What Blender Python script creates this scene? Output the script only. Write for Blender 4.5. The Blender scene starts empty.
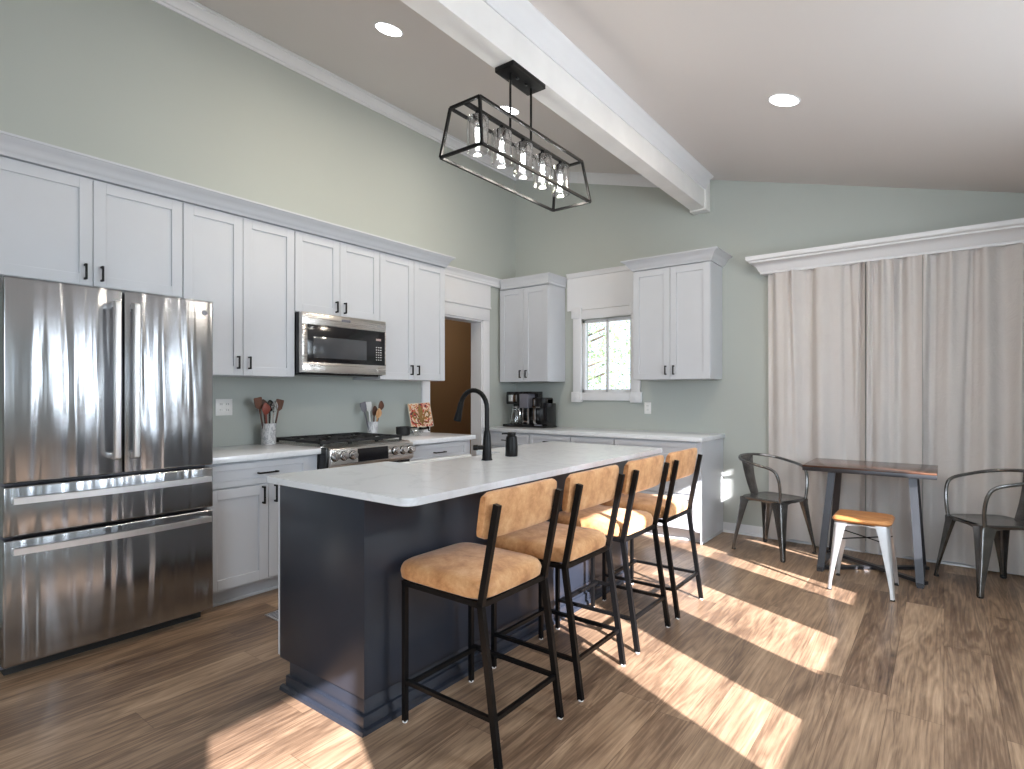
import bpy, bmesh, math, random
from mathutils import Vector, Matrix
random.seed(7)
PI = math.pi
scn = bpy.context.scene
C = scn.collection

# ------------------------------------------------------------------ camera, sky, sun, large lights, exposure
cam_d = bpy.data.cameras.new('camera'); cam = bpy.data.objects.new('camera', cam_d); C.objects.link(cam)
cam_d.sensor_width = 36; cam_d.lens = 565 / 1024 * 36; cam_d.shift_y = 9.5 / 1024; cam_d.clip_start = .05
cam.location = (0, 0, 1.284); cam.rotation_euler = (PI / 2, 0, math.radians(37.4)); scn.camera = cam

world = bpy.data.worlds.new('sky'); scn.world = world; world.use_nodes = True
bg = world.node_tree.nodes['Background']; bg.inputs[0].default_value = (.74, .87, 1, 1); bg.inputs[1].default_value = 2.2

SUN_DIR = Vector((-1, .47, -.59))
sd = bpy.data.lights.new('sun', 'SUN'); sun = bpy.data.objects.new('sun', sd); C.objects.link(sun)
sd.energy = 26; sd.angle = math.radians(.5); sd.color = (1, .95, .96)
sun.rotation_euler = SUN_DIR.to_track_quat('-Z', 'Y').to_euler(); sun.location = (6, -3, 5)

def area(name, loc, target, sx, sy, power, col, spread=180):
    l = bpy.data.lights.new(name, 'AREA'); o = bpy.data.objects.new(name, l); C.objects.link(o)
    l.shape = 'RECTANGLE'; l.size = sx; l.size_y = sy; l.energy = power; l.color = col; l.spread = math.radians(spread)
    o.location = loc; o.rotation_euler = (Vector(target) - Vector(loc)).to_track_quat('-Z', 'Z').to_euler()
    return o
# unseen fill lamp added outside the made-up opening behind the camera
area('rear_fill', (0, -2.62, 1.75), (-.3, 2, 1.6), 2.0, 1.2, 96, (.84, .92, 1))
area('daylight_right_windows', (1.32, 2.7, 1.62), (-2.2, 2.9, 1.0), 3.2, 1.4, 290, (.80, .90, 1), 175)

scn.view_settings.view_transform = 'Standard'; scn.view_settings.look = 'None'
scn.view_settings.gamma = 1; scn.view_settings.use_curve_mapping = False
scn.view_settings.exposure = -0.10

# ------------------------------------------------------------------ materials
def srgb(r, g, b):
    f = lambda c: ((c / 255 + .055) / 1.055) ** 2.4 if c > 10 else c / 255 / 12.92
    return (f(r), f(g), f(b), 1)

class NT:
    def __init__(s, name):
        s.m = bpy.data.materials.new(name); s.m.use_nodes = True; s.t = s.m.node_tree; s.n = s.t.nodes
        s.b = s.n['Principled BSDF']; s.out = s.n['Material Output']
    def add(s, typ, **kw):
        n = s.n.new(typ)
        for k, v in kw.items(): setattr(n, k, v)
        return n
    def link(s, a, b): s.t.links.new(a, b)
    def coord(s, scale=(1, 1, 1), out='Object'):
        tc = s.add('ShaderNodeTexCoord'); mp = s.add('ShaderNodeMapping'); mp.inputs['Scale'].default_value = scale
        s.link(tc.outputs[out], mp.inputs[0]); return mp.outputs[0]
    def noise(s, vec, scale, detail=3, rough=.5, dist=0):
        n = s.add('ShaderNodeTexNoise'); s.link(vec, n.inputs['Vector']); n.inputs['Scale'].default_value = scale
        n.inputs['Detail'].default_value = detail; n.inputs['Roughness'].default_value = rough; n.inputs['Distortion'].default_value = dist
        return n
    def ramp(s, fac, stops):
        r = s.add('ShaderNodeValToRGB'); s.link(fac, r.inputs[0]); e = r.color_ramp.elements
        while len(e) < len(stops): e.new(.5)
        for i, (p, c) in enumerate(stops): e[i].position = p; e[i].color = c
        return r
    def math(s, op, a, b=None, c=None):
        n = s.add('ShaderNodeMath', operation=op)
        for i, v in enumerate((a, b, c)):
            if v is None: continue
            if isinstance(v, (int, float)): n.inputs[i].default_value = v
            else: s.link(v, n.inputs[i])
        return n.outputs[0]
    def bump(s, h, strength=.2, dist=.01):
        b = s.add('ShaderNodeBump'); b.inputs['Strength'].default_value = strength; b.inputs['Distance'].default_value = dist
        s.link(h, b.inputs['Height']); s.link(b.outputs[0], s.b.inputs['Normal']); return b

def simple(name, col, rough=.5, metal=0, spec=.5, var=.04, nscale=6, bump=0, bscale=60, coat=0):
    t = NT(name); b = t.b
    b.inputs['Roughness'].default_value = rough; b.inputs['Metallic'].default_value = metal
    b.inputs['Specular IOR Level'].default_value = spec; b.inputs['Coat Weight'].default_value = coat
    v = t.coord(); n = t.noise(v, nscale, 3)
    lo = tuple(max(0, c * (1 - var)) for c in col[:3]) + (1,); hi = tuple(min(1, c * (1 + var)) for c in col[:3]) + (1,)
    r = t.ramp(n.outputs[0], [(.3, lo), (.7, hi)]); t.link(r.outputs[0], b.inputs['Base Color'])
    if bump:
        n2 = t.noise(v, bscale, 2); t.bump(n2.outputs[0], bump, .004)
    return t.m

M = {}
M['wall'] = simple('wall_paint', (.425, .453, .427, 1), .75, var=.015, nscale=1.2, bump=.05, bscale=140)
M['ceiling'] = simple('ceiling_paint', (.66, .63, .62, 1), .85, var=.01, nscale=1, bump=.05, bscale=120)
M['trim'] = simple('trim_paint', (.72, .725, .75, 1), .38, var=.01)
M['beam'] = simple('beam_paint', (.80, .79, .78, 1), .4, var=.05, nscale=4)
M['cab'] = simple('cabinet_paint', (.545, .565, .605, 1), .35, var=.01)
M['gap'] = simple('cabinet_shadow_gap', (.12, .12, .13, 1), .7)
M['quartz'] = None
M['island'] = simple('island_paint', (.022, .027, .040, 1), .30, spec=.6, var=.06, nscale=3, coat=0)
M['black'] = simple('matte_black_metal', (.0045, .0045, .005, 1), .40, 0, spec=.22, var=.1)
M['blackpl'] = simple('black_plastic', (.010, .010, .011, 1), .25, 0, var=.1)
M['rubber'] = simple('rubber', (.03, .03, .03, 1), .8)
M['castiron'] = simple('cast_iron', (.016, .016, .017, 1), .55, .2, var=.2, bump=.1, bscale=200)
M['blackglass'] = simple('black_glass', (.006, .006, .008, 1), .12, 0, spec=.6, var=.05)
M['chrome'] = simple('chrome', (.75, .75, .76, 1), .12, 1, var=.02)
M['whiteplastic'] = simple('white_plastic', (.78, .78, .77, 1), .35, var=.01)
M['ceramic'] = simple('white_sink_ceramic', (.8, .8, .79, 1), .15, var=.01)
M['brown'] = simple('brown_hall_wall', srgb(150, 120, 86), .8, var=.03, nscale=1)
M['paper'] = simple('foot_pad', (.8, .8, .8, 1), .6)
M['greyplastic'] = simple('grey_plastic', (.16, .16, .19, 1), .35)

def steel(name, col, rough, bstr, vert=True, wob=0.0):
    t = NT(name); b = t.b; b.inputs['Metallic'].default_value = 1; b.inputs['Roughness'].default_value = rough
    v = t.coord((60, 60, .8) if vert else (60, .8, 60)); n = t.noise(v, 3, 4, .6)
    r = t.ramp(n.outputs[0], [(.2, tuple(c * .92 for c in col[:3]) + (1,)), (.8, col)]); t.link(r.outputs[0], b.inputs['Base Color'])
    rr = t.math('MULTIPLY_ADD', n.outputs[0], .12, rough - .06); t.link(rr, b.inputs['Roughness'])
    h = t.math('MULTIPLY', n.outputs[0], bstr)
    if wob:
        v2 = t.coord((1, 1, .07)); n2 = t.noise(v2, 12, 1.5, .45, .4)
        h = t.math('MULTIPLY_ADD', n2.outputs[0], wob, h)
    t.bump(h, 1, .01)
    return t.m
M['steel'] = steel('fridge_stainless_steel', (.44, .45, .47, 1), .23, .006, True, 2.0)
M['steel_bar'] = steel('handle_stainless_steel', (.86, .86, .87, 1), .42, .004)
M['steel_range'] = steel('range_stainless_steel', (.62, .59, .56, 1), .28, .006, False, .3)
M['gunmetal'] = simple('gunmetal_chair_finish', (.20, .20, .20, 1), .26, .9, var=.25, nscale=14)
M['whitemetal'] = simple('silver_painted_metal', (.62, .63, .65, 1), .28, .6, var=.08, nscale=10)
M['tablemetal'] = simple('dark_grey_table_metal', (.06, .062, .07, 1), .35, .6, var=.1)

def quartz():
    t = NT('white_quartz'); b = t.b; b.inputs['Roughness'].default_value = .16; b.inputs['Specular IOR Level'].default_value = .55
    v = t.coord(); n = t.noise(v, 2.2, 6, .6, 1.2)
    r = t.ramp(n.outputs[0], [(.0, (.74, .77, .81, 1)), (.47, (.74, .77, .81, 1)), (.5, (.69, .72, .76, 1)), (.53, (.74, .77, .81, 1)), (1, (.77, .80, .84, 1))])
    t.link(r.outputs[0], b.inputs['Base Color']); return t.m
M['quartz'] = quartz()

def marble():
    t = NT('veined_marble'); t.b.inputs['Roughness'].default_value = .25
    v = t.coord((1, 1, .7)); n = t.noise(v, 14, 5, .6, 2.0)
    r = t.ramp(n.outputs[0], [(.0, (.62, .62, .62, 1)), (.44, (.62, .62, .63, 1)), (.5, (.33, .34, .36, 1)), (.56, (.62, .62, .63, 1))])
    t.link(r.outputs[0], t.b.inputs['Base Color']); return t.m
M['marble'] = marble()

def floor_mat():
    t = NT('oak_vinyl_plank_floor'); b = t.b
    PW, PL = .185, 1.5
    tc = t.add('ShaderNodeTexCoord'); sx = t.add('ShaderNodeSeparateXYZ'); t.link(tc.outputs['Object'], sx.inputs[0])
    X, Y = sx.outputs[0], sx.outputs[1]
    row_f = t.math('DIVIDE', X, PW); row = t.math('FLOOR', row_f)
    wn = t.add('ShaderNodeTexWhiteNoise', noise_dimensions='1D'); t.link(row, wn.inputs['W'])
    yo = t.math('MULTIPLY_ADD', wn.outputs[0], PL, Y); col_f = t.math('DIVIDE', yo, PL); col = t.math('FLOOR', col_f)
    cid = t.add('ShaderNodeCombineXYZ'); t.link(row, cid.inputs[0]); t.link(col, cid.inputs[1])
    wn2 = t.add('ShaderNodeTexWhiteNoise', noise_dimensions='3D'); t.link(cid.outputs[0], wn2.inputs['Vector'])
    rnd = wn2.outputs[0]
    gv = t.add('ShaderNodeCombineXYZ'); t.link(t.math('MULTIPLY', X, 9.0), gv.inputs[0]); t.link(t.math('MULTIPLY', yo, .75), gv.inputs[1]); t.link(t.math('MULTIPLY', rnd, 37.0), gv.inputs[2])
    g1 = t.noise(gv.outputs[0], 1.1, 3, .5, .6)              # broad bands of figure
    ring = t.math('FRACT', t.math('MULTIPLY', g1.outputs[0], 9.0))
    ring = t.math('ABSOLUTE', t.math('SUBTRACT', ring, .5))
    fv = t.add('ShaderNodeCombineXYZ'); t.link(t.math('MULTIPLY', X, 120.0), fv.inputs[0]); t.link(t.math('MULTIPLY', yo, 4.0), fv.inputs[1]); t.link(rnd, fv.inputs[2])
    g2 = t.noise(fv.outputs[0], 1, 4, .65)
    mv = t.add('ShaderNodeCombineXYZ'); t.link(t.math('MULTIPLY', X, 7.0), mv.inputs[0]); t.link(t.math('MULTIPLY', yo, 1.6), mv.inputs[1]); t.link(t.math('MULTIPLY', rnd, 11.0), mv.inputs[2])
    g3 = t.noise(mv.outputs[0], 1, 4, .6, .4)
    f = t.math('MULTIPLY_ADD', ring, .34, .10)
    f = t.math('MULTIPLY_ADD', g2.outputs[0], .62, f)
    f = t.math('MULTIPLY_ADD', g3.outputs[0], .75, f)
    f = t.math('SUBTRACT', f, .48)
    f = t.math('MULTIPLY_ADD', t.math('SUBTRACT', rnd, .5), .28, f)
    r = t.ramp(f, [(.02, srgb(72, 54, 44)), (.28, srgb(122, 99, 80)), (.52, srgb(165, 138, 113)), (.88, srgb(208, 180, 152))])
    ex = t.math('ABSOLUTE', t.math('SUBTRACT', t.math('FRACT', row_f), .5)); ey = t.math('ABSOLUTE', t.math('SUBTRACT', t.math('FRACT', col_f), .5))
    gap = t.math('MAXIMUM', t.math('GREATER_THAN', ex, .494), t.math('GREATER_THAN', ey, .4992))
    mx = t.add('ShaderNodeMixRGB', blend_type='MULTIPLY'); t.link(t.math('MULTIPLY', gap, .55), mx.inputs[0]); t.link(r.outputs[0], mx.inputs[1]); mx.inputs[2].default_value = (.25, .2, .17, 1)
    t.link(mx.outputs[0], b.inputs['Base Color'])
    t.link(t.math('MULTIPLY_ADD', g2.outputs[0], .18, .24), b.inputs['Roughness'])
    b.inputs['Specular IOR Level'].default_value = .45
    t.bump(t.math('SUBTRACT', t.math('MULTIPLY', g2.outputs[0], .10), gap), .22, .003)
    return t.m
M['floor'] = floor_mat()

def leather():
    t = NT('tan_suede_leather'); b = t.b; b.inputs['Roughness'].default_value = .62; b.inputs['Specular IOR Level'].default_value = .3
    v = t.coord(); n = t.noise(v, 11, 8, .72, .1); n2 = t.noise(v, 160, 2)
    r = t.ramp(n.outputs[0], [(.28, srgb(160, 104, 60)), (.5, srgb(203, 150, 101)), (.72, srgb(228, 184, 138))])
    t.link(r.outputs[0], b.inputs['Base Color']); t.bump(n2.outputs[0], .15, .003)
    b.inputs['Sheen Weight'].default_value = .2
    return t.m
M['leather'] = leather()

def wood(name, a, bcol, c, scale=(3, 26, 26), rough=.35, coat=.2):
    t = NT(name); b = t.b; b.inputs['Roughness'].default_value = rough; b.inputs['Coat Weight'].default_value = coat
    v = t.coord(scale); n = t.noise(v, 1, 5, .6, .8)
    r = t.ramp(n.outputs[0], [(.3, a), (.5, bcol), (.7, c)]); t.link(r.outputs[0], b.inputs['Base Color']); return t.m
M['walnut'] = wood('dark_walnut_tabletop', srgb(48, 31, 24), srgb(76, 50, 38), srgb(110, 77, 58), (1.6, 16, 16), .25, .3)
M['honey'] = wood('honey_wood_seat', srgb(168, 104, 56), srgb(203, 140, 84), srgb(222, 165, 110), (3, 22, 22))
M['spoon'] = wood('dark_wood_utensil', srgb(48, 28, 20), srgb(78, 46, 32), srgb(108, 66, 44), (20, 20, 3), .5, 0)
M['spoon_light'] = wood('light_wood_utensil', srgb(170, 120, 80), srgb(196, 150, 105), srgb(214, 172, 130), (20, 20, 3), .5, 0)

def cloth():
    t = NT('cream_curtain_fabric'); b = t.b; b.inputs['Roughness'].default_value = .9; b.inputs['Sheen Weight'].default_value = .2
    v = t.coord(); n = t.noise(v, 3, 3); n2 = t.noise(v, 300, 2)
    r = t.ramp(n.outputs[0], [(.3, (.69, .65, .635, 1)), (.7, (.735, .70, .68, 1))]); t.link(r.outputs[0], b.inputs['Base Color'])
    n3 = t.noise(t.coord((1.2, 1.2, 1)), 9, 4, .6, .5)
    t.bump(t.math('MULTIPLY_ADD', n3.outputs[0], 2.0, t.math('MULTIPLY', n2.outputs[0], .15)), .5, .008)
    tr = t.add('ShaderNodeBsdfTranslucent'); tr.inputs[0].default_value = (.6, .56, .52, 1)
    mx = t.add('ShaderNodeMixShader'); mx.inputs[0].default_value = .18
    t.link(b.outputs[0], mx.inputs[1]); t.link(tr.outputs[0], mx.inputs[2]); t.link(mx.outputs[0], t.out.inputs[0])
    return t.m
M['curtain'] = cloth()

def glass(name, tint=(1, 1, 1, 1), rim=.9):
    t = NT(name); g = t.add('ShaderNodeBsdfGlossy'); g.inputs['Roughness'].default_value = .02
    tr = t.add('ShaderNodeBsdfTransparent'); tr.inputs[0].default_value = tint
    fr = t.add('ShaderNodeLayerWeight'); fr.inputs[0].default_value = .35
    f = t.math('MULTIPLY', fr.outputs['Facing'], rim); f = t.math('MULTIPLY_ADD', f, .9, .07)
    mx = t.add('ShaderNodeMixShader'); t.link(f, mx.inputs[0]); t.link(tr.outputs[0], mx.inputs[1]); t.link(g.outputs[0], mx.inputs[2])
    t.link(mx.outputs[0], t.out.inputs[0]); return t.m
M['glass'] = glass('clear_shade_glass')
M['winglass'] = glass('window_glass', rim=.25)

def emit(name, col, st):
    t = NT(name); e = t.add('ShaderNodeEmission'); e.inputs[0].default_value = col; e.inputs[1].default_value = st
    t.link(e.outputs[0], t.out.inputs[0]); return t.m
M['led'] = emit('recessed_led_diffuser', (.97, .98, 1, 1), 16)
M['bulb'] = emit('lit_filament', (.93, .97, 1, 1), 60)
M['screen'] = emit('lit_clock_display', (.9, .7, .65, 1), .5)

def art():
    t = NT('painted_tile_art'); b = t.b; b.inputs['Roughness'].default_value = .5
    v = t.coord((1, 1, 1)); n = t.noise(v, 11, 3, .6, 1.8)
    r = t.ramp(n.outputs[0], [(.28, srgb(70, 40, 50)), (.40, srgb(190, 70, 45)), (.48, srgb(220, 205, 180)), (.56, srgb(205, 120, 60)), (.64, srgb(150, 140, 120)), (.75, srgb(180, 60, 50))])
    r.color_ramp.interpolation = 'CONSTANT'
    t.link(r.outputs[0], b.inputs['Base Color']); return t.m
M['art'] = art()
M['artcream'] = simple('tile_cream_edge', srgb(225, 212, 190), .5)
M['artgold'] = simple('tile_olive_paint', srgb(140, 105, 50), .5, var=.3, nscale=60)
M['leaf'] = simple('sunlit_leaf', (.20, .30, .15, 1), .5, var=.3, nscale=3)
M['bark'] = simple('bark', (.12, .09, .06, 1), .8, var=.3, nscale=20)
M['ground'] = simple('outside_ground', (.45, .46, .40, 1), .9, var=.1, nscale=2)
M['red'] = simple('reddish_wood', srgb(128, 62, 50), .45)

# ------------------------------------------------------------------ mesh builder
WORLD = {}
class MB:
    def __init__(s): s.bm = bmesh.new(); s.f = None
    def _tf(s, p): return s.f(*p) if s.f else p
    def poly(s, verts, faces, smooth=False):
        vs = [s.bm.verts.new(s._tf(v)) for v in verts]
        for f in faces:
            try:
                fc = s.bm.faces.new([vs[i] for i in f]); fc.smooth = smooth
            except ValueError: pass
        return vs
    def box(s, a, b, bev=0, seg=2):
        x0, y0, z0 = (min(a[i], b[i]) for i in range(3)); x1, y1, z1 = (max(a[i], b[i]) for i in range(3))
        vs = s.poly([(x0, y0, z0), (x1, y0, z0), (x1, y1, z0), (x0, y1, z0), (x0, y0, z1), (x1, y0, z1), (x1, y1, z1), (x0, y1, z1)],
                    [(0, 3, 2, 1), (4, 5, 6, 7), (0, 1, 5, 4), (1, 2, 6, 5), (2, 3, 7, 6), (3, 0, 4, 7)])
        if bev:
            es = list({e for v in vs for e in v.link_edges})
            bmesh.ops.bevel(s.bm, geom=es, offset=min(bev, .49 * min(x1 - x0, y1 - y0, z1 - z0)), segments=seg, affect='EDGES', profile=.5)
        return s
    def prism(s, pts, axis, a, b, bev=0):
        """polygon pts in the other two axes, extruded along axis from a to b"""
        def mk(p, q, t): return {'x': (t, p, q), 'y': (p, t, q), 'z': (p, q, t)}[axis]
        n = len(pts); vs = [mk(p, q, a) for p, q in pts] + [mk(p, q, b) for p, q in pts]
        fs = [tuple(range(n)), tuple(range(2 * n - 1, n - 1, -1))] + [(i, (i + 1) % n, n + (i + 1) % n, n + i) for i in range(n)]
        v = s.poly(vs, fs)
        if bev:
            es = list({e for x in v for e in x.link_edges}); bmesh.ops.bevel(s.bm, geom=es, offset=bev, segments=2, affect='EDGES', profile=.5)
        return s
    def loft(s, rings, cap=True, smooth=True, closed=True):
        n = len(rings[0]); vs = [p for r in rings for p in r]; fs = []
        for k in range(len(rings) - 1):
            for i in range(n if closed else n - 1):
                j = (i + 1) % n; fs.append((k * n + i, k * n + j, (k + 1) * n + j, (k + 1) * n + i))
        if cap: fs += [tuple(range(n)), tuple(range((len(rings) - 1) * n, len(rings) * n))]
        s.poly(vs, fs, smooth); return s
    def lathe(s, prof, c=(0, 0, 0), n=24, smooth=True):
        rings = [[(c[0] + r * math.cos(2 * PI * i / n), c[1] + r * math.sin(2 * PI * i / n), c[2] + z) for i in range(n)] for r, z in prof]
        return s.loft(rings, True, smooth)
    def lathe_ax(s, prof, c, ax, n=20):
        ax = Vector(ax).normalized(); u = ax.orthogonal().normalized(); w = ax.cross(u)
        rings = [[tuple(Vector(c) + ax * z + (u * math.cos(2 * PI * i / n) + w * math.sin(2 * PI * i / n)) * r) for i in range(n)] for r, z in prof]
        return s.loft(rings)
    def bar(s, p, q, w, h=None, up=(0, 0, 1)):
        h = h or w; p = Vector(p); q = Vector(q); d = (q - p).normalized(); up = Vector(up)
        if abs(d.dot(up)) > .98: up = Vector((1, 0, 0))
        a = d.cross(up).normalized(); b = a.cross(d).normalized()
        R = lambda c: [tuple(c + a * sx * w / 2 + b * sy * h / 2) for sx, sy in ((-1, -1), (1, -1), (1, 1), (-1, 1))]
        return s.loft([R(p), R(q)], True, False)
    def tube(s, pts, r, n=10, smooth_path=0):
        P = [Vector(p) for p in pts]
        if smooth_path:
            Q = []
            for i in range(len(P) - 1):
                p0 = P[max(i - 1, 0)]; p1 = P[i]; p2 = P[i + 1]; p3 = P[min(i + 2, len(P) - 1)]
                for k in range(smooth_path):
                    t = k / smooth_path
                    Q.append(.5 * ((2 * p1) + (p2 - p0) * t + (2 * p0 - 5 * p1 + 4 * p2 - p3) * t * t + (3 * p1 - p0 - 3 * p2 + p3) * t ** 3))
            Q.append(P[-1]); P = Q
        rings = []; prev = None
        for i, p in enumerate(P):
            d = (P[min(i + 1, len(P) - 1)] - P[max(i - 1, 0)]).normalized()
            u = (prev - d * prev.dot(d)).normalized() if prev is not None and (prev - d * prev.dot(d)).length > 1e-4 else d.orthogonal().normalized()
            prev = u; w = d.cross(u); rr = r(i / (len(P) - 1)) if callable(r) else r
            rings.append([tuple(p + (u * math.cos(2 * PI * k / n) + w * math.sin(2 * PI * k / n)) * rr) for k in range(n)])
        return s.loft(rings)
    def build(s, name, mat, parent=None, off=None, angle=35):
        bmesh.ops.recalc_face_normals(s.bm, faces=s.bm.faces)
        if off is None and parent is not None: off = WORLD.get(parent.name, (0, 0, 0))
        if off: bmesh.ops.translate(s.bm, vec=-Vector(off), verts=s.bm.verts)
        me = bpy.data.meshes.new(name); s.bm.to_mesh(me); s.bm.free()
        for p in me.polygons: p.use_smooth = True
        me.set_sharp_from_angle(angle=math.radians(angle))
        me.materials.append(mat); o = bpy.data.objects.new(name, me); C.objects.link(o)
        if parent is not None: o.parent = parent; WORLD[o.name] = tuple(off or (0, 0, 0))
        elif off: o.location = off; WORLD[o.name] = tuple(off)
        return o

def tag(o, label=None, cat=None, group=None, kind=None):
    for k, v in (('label', label), ('category', cat), ('group', group), ('kind', kind)):
        if v: o[k] = v
    return o
def thing(name, label, cat, loc=(0, 0, 0), group=None):
    o = bpy.data.objects.new(name, None); C.objects.link(o); o.location = loc; o.empty_display_size = .1
    WORLD[o.name] = tuple(loc); return tag(o, label, cat, group)
def struct(mb, name, mat, parent=None):
    o = mb.build(name, mat, parent)
    if parent is None: o['kind'] = 'structure'
    return o
def copy_tree(o, parent=None):
    c = o.copy(); C.objects.link(c); c.parent = parent
    for ch in [x for x in scn.objects if x.parent == o]: copy_tree(ch, c)
    return c
def text_into(name, txt, size, mat, parent, mtx, ext=.0006):
    cu = bpy.data.curves.new(name, 'FONT'); cu.body = txt; cu.size = size; cu.extrude = ext; cu.align_x = 'CENTER'; cu.align_y = 'CENTER'
    tmp = bpy.data.objects.new(name + '_tmp', cu); C.objects.link(tmp)
    dg = bpy.context.evaluated_depsgraph_get(); me = bpy.data.meshes.new_from_object(tmp.evaluated_get(dg))
    bpy.data.objects.remove(tmp); me.transform(mtx)
    off = WORLD.get(parent.name, (0, 0, 0)); me.transform(Matrix.Translation(-Vector(off)))
    me.materials.clear(); me.materials.append(mat); o = bpy.data.objects.new(name, me); C.objects.link(o); o.parent = parent; return o

# ------------------------------------------------------------------ room constants
WL, WB, WR, WF = -4.075, 5.40, 1.15, -2.3          # left wall, back wall, right wall, wall behind camera
CZ = lambda x: 2.835 - .273 * x                     # sloped ceiling height
T = .15

# floor
mb = MB(); mb.box((WL - T, WF - T, -.1), (WR + T, WB + T, 0)); struct(mb, 'floor', M['floor'])
# ceiling (one slope, high on the left)
x0, x1 = WL - T, WR + T + .2
mb = MB(); mb.prism([(x0, CZ(x0)), (x1, CZ(x1)), (x1, CZ(x1) + .15), (x0, CZ(x0) + .15)], 'y', WF - T, WB + T); struct(mb, 'ceiling', M['ceiling'])
# left wall with doorway y 3.96..4.784, z..2.127
DY0, DY1, DZ = 3.965, 4.784, 2.10
mb = MB(); H = CZ(WL)
mb.box((WL - T, WF - T, 0), (WL, DY0, H)); mb.box((WL - T, DY1, 0), (WL, WB + T, H)); mb.box((WL - T, DY0, DZ), (WL, DY1, H))
struct(mb, 'wall_left', M['wall'])
# back wall with window hole
HX0, HX1, HZ0, HZ1 = -3.168, -2.562, 1.30, 2.095
mb = MB()
def wseg(mb, xa, xb, za, zb, y0, y1):
    ta = CZ(xa) if zb is None else zb; tb = CZ(xb) if zb is None else zb
    mb.prism([(xa, za), (xb, za), (xb, tb), (xa, ta)], 'y', y0, y1)
wseg(mb, WL, HX0, 0, None, WB, WB + T); wseg(mb, HX1, WR + T, 0, None, WB, WB + T)
wseg(mb, HX0, HX1, 0, HZ0, WB, WB + T); wseg(mb, HX0, HX1, HZ1, None, WB, WB + T)
struct(mb, 'wall_back', M['wall'])
# right wall with window openings (outside the frame; the sun comes in through them)
OPEN = [(-.62, -.02), (1.24, 1.72), (2.11, 2.655), (3.19, 3.50), (3.98, 4.13)]
SILL, HEAD = .926, 2.25
HEADS = [2.02, HEAD, HEAD, HEAD, HEAD]
mb = MB(); ys = WF - T
for (a, b), hd in zip(OPEN, HEADS):
    mb.box((WR, ys, 0), (WR + .10, a, CZ(WR))); mb.box((WR, a, 0), (WR + .10, b, SILL)); mb.box((WR, a, hd), (WR + .10, b, CZ(WR))); ys = b
mb.box((WR, ys, 0), (WR + .10, WB + T, CZ(WR)))
struct(mb, 'wall_right', M['wall'])
# wall behind the camera; unglazed opening added to let fill light in
mb = MB()
wseg(mb, WL, -1.1, 0, None, WF - T, WF); wseg(mb, 1.05, WR, 0, None, WF - T, WF); wseg(mb, -1.1, 1.05, 2.4, None, WF - T, WF); wseg(mb, -1.1, 1.05, 0, 1.1, WF - T, WF)
struct(mb, 'wall_rear', M['wall'])
# hall beyond the doorway
mb = MB(); mb.box((-6.1, 3.2, 0), (-6.0, 7.2, 2.6)); mb.box((-6.1, 3.2, -.1), (WL - T, 7.2, 0)); mb.box((-6.1, 3.2, 2.6), (WL - T, 7.2, 2.7))
mb.box((-6.1, 3.1, 0), (WL - T, 3.2, 2.6)); mb.box((-6.1, 7.2, 0), (WL - T, 7.3, 2.6)); mb.box((WL - T - .01, WB + T, 0), (WL - T, 7.2, 2.6))
struct(mb, 'wall_hall', M['brown'])
hl = bpy.data.lights.new('hall_fill', 'POINT'); ho = bpy.data.objects.new('hall_fill', hl); C.objects.link(ho); ho.location = (-5.0, 5.9, 2.3); hl.energy = 14; hl.shadow_soft_size = .15; hl.color = (1, .95, .9)  # unseen point lamp added to brighten the hall

# crown molding profile swept along y or x
def crown_prof(h, d):   # (out, z) with 0,0 the bottom at the wall; top at z=h
    return [(0, 0), (.012, 0), (.016, .012), (.28 * d, .24 * h), (.36 * d, .30 * h), (.40 * d, .42 * h), (.62 * d, .68 * h), (.86 * d, .80 * h), (.90 * d, .86 * h), (d, .88 * h), (d, h), (0, h)]
# ceiling crown, left wall
mb = MB(); mb.prism([(WL + o, CZ(WL) - .115 + z) for o, z in [(0, 0), (.010, 0), (.010, .018), (.022, .022), (.026, .034), (.05, .068), (.060, .074), (.060, .084), (.074, .088), (.074, .0945), (0, .115)]], 'y', WF, WB)
struct(mb, 'trim_1', M['trim'])
# ceiling crown, back wall, follows slope from left wall to beam
mb = MB(); rings = []
for x in (WL, -1.92):
    rings.append([(x, WB - o, CZ(x) - .10 + z) for o, z in [(0, 0), (.012, 0), (.02, .02), (.035, .035), (.055, .065), (.075, .08), (.085, .085), (.085, .10), (0, .10)]])
mb.loft(rings, True, False); struct(mb, 'trim_2', M['trim'])
# beam with crown on its right side
BX0, BX1, BZ = -1.905, -1.775, 3.02
mb = MB(); mb.prism([(BX0, BZ), (BX1, BZ), (BX1, CZ(BX1)), (BX0, CZ(BX0))], 'y', WF, WB); mb.box((BX0 - .012, WB - .12, BZ - .012), (BX1 + .014, WB, CZ(BX1) - .02), .002)
beam = struct(mb, 'trim_3', M['beam'])
mb = MB()
zt = CZ(BX1)
mb.prism([(BX1 + o, zt - .13 + z) for o, z in [(0, 0), (.010, 0), (.014, .014), (.030, .03), (.036, .05), (.058, .085), (.08, .095), (.085, .103), (.085, .1068), (0, .13)]], 'y', WF, WB - .12)
zt2 = CZ(BX0)
mb.prism([(BX0 - o, zt2 - .13 + z) for o, z in [(0, 0), (.010, 0), (.014, .014), (.030, .03), (.036, .05), (.058, .085), (.08, .10), (.085, .11), (.085, .153), (0, .13)]], 'y', WF, WB)
struct(mb, 'trim_4', M['trim'])
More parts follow.
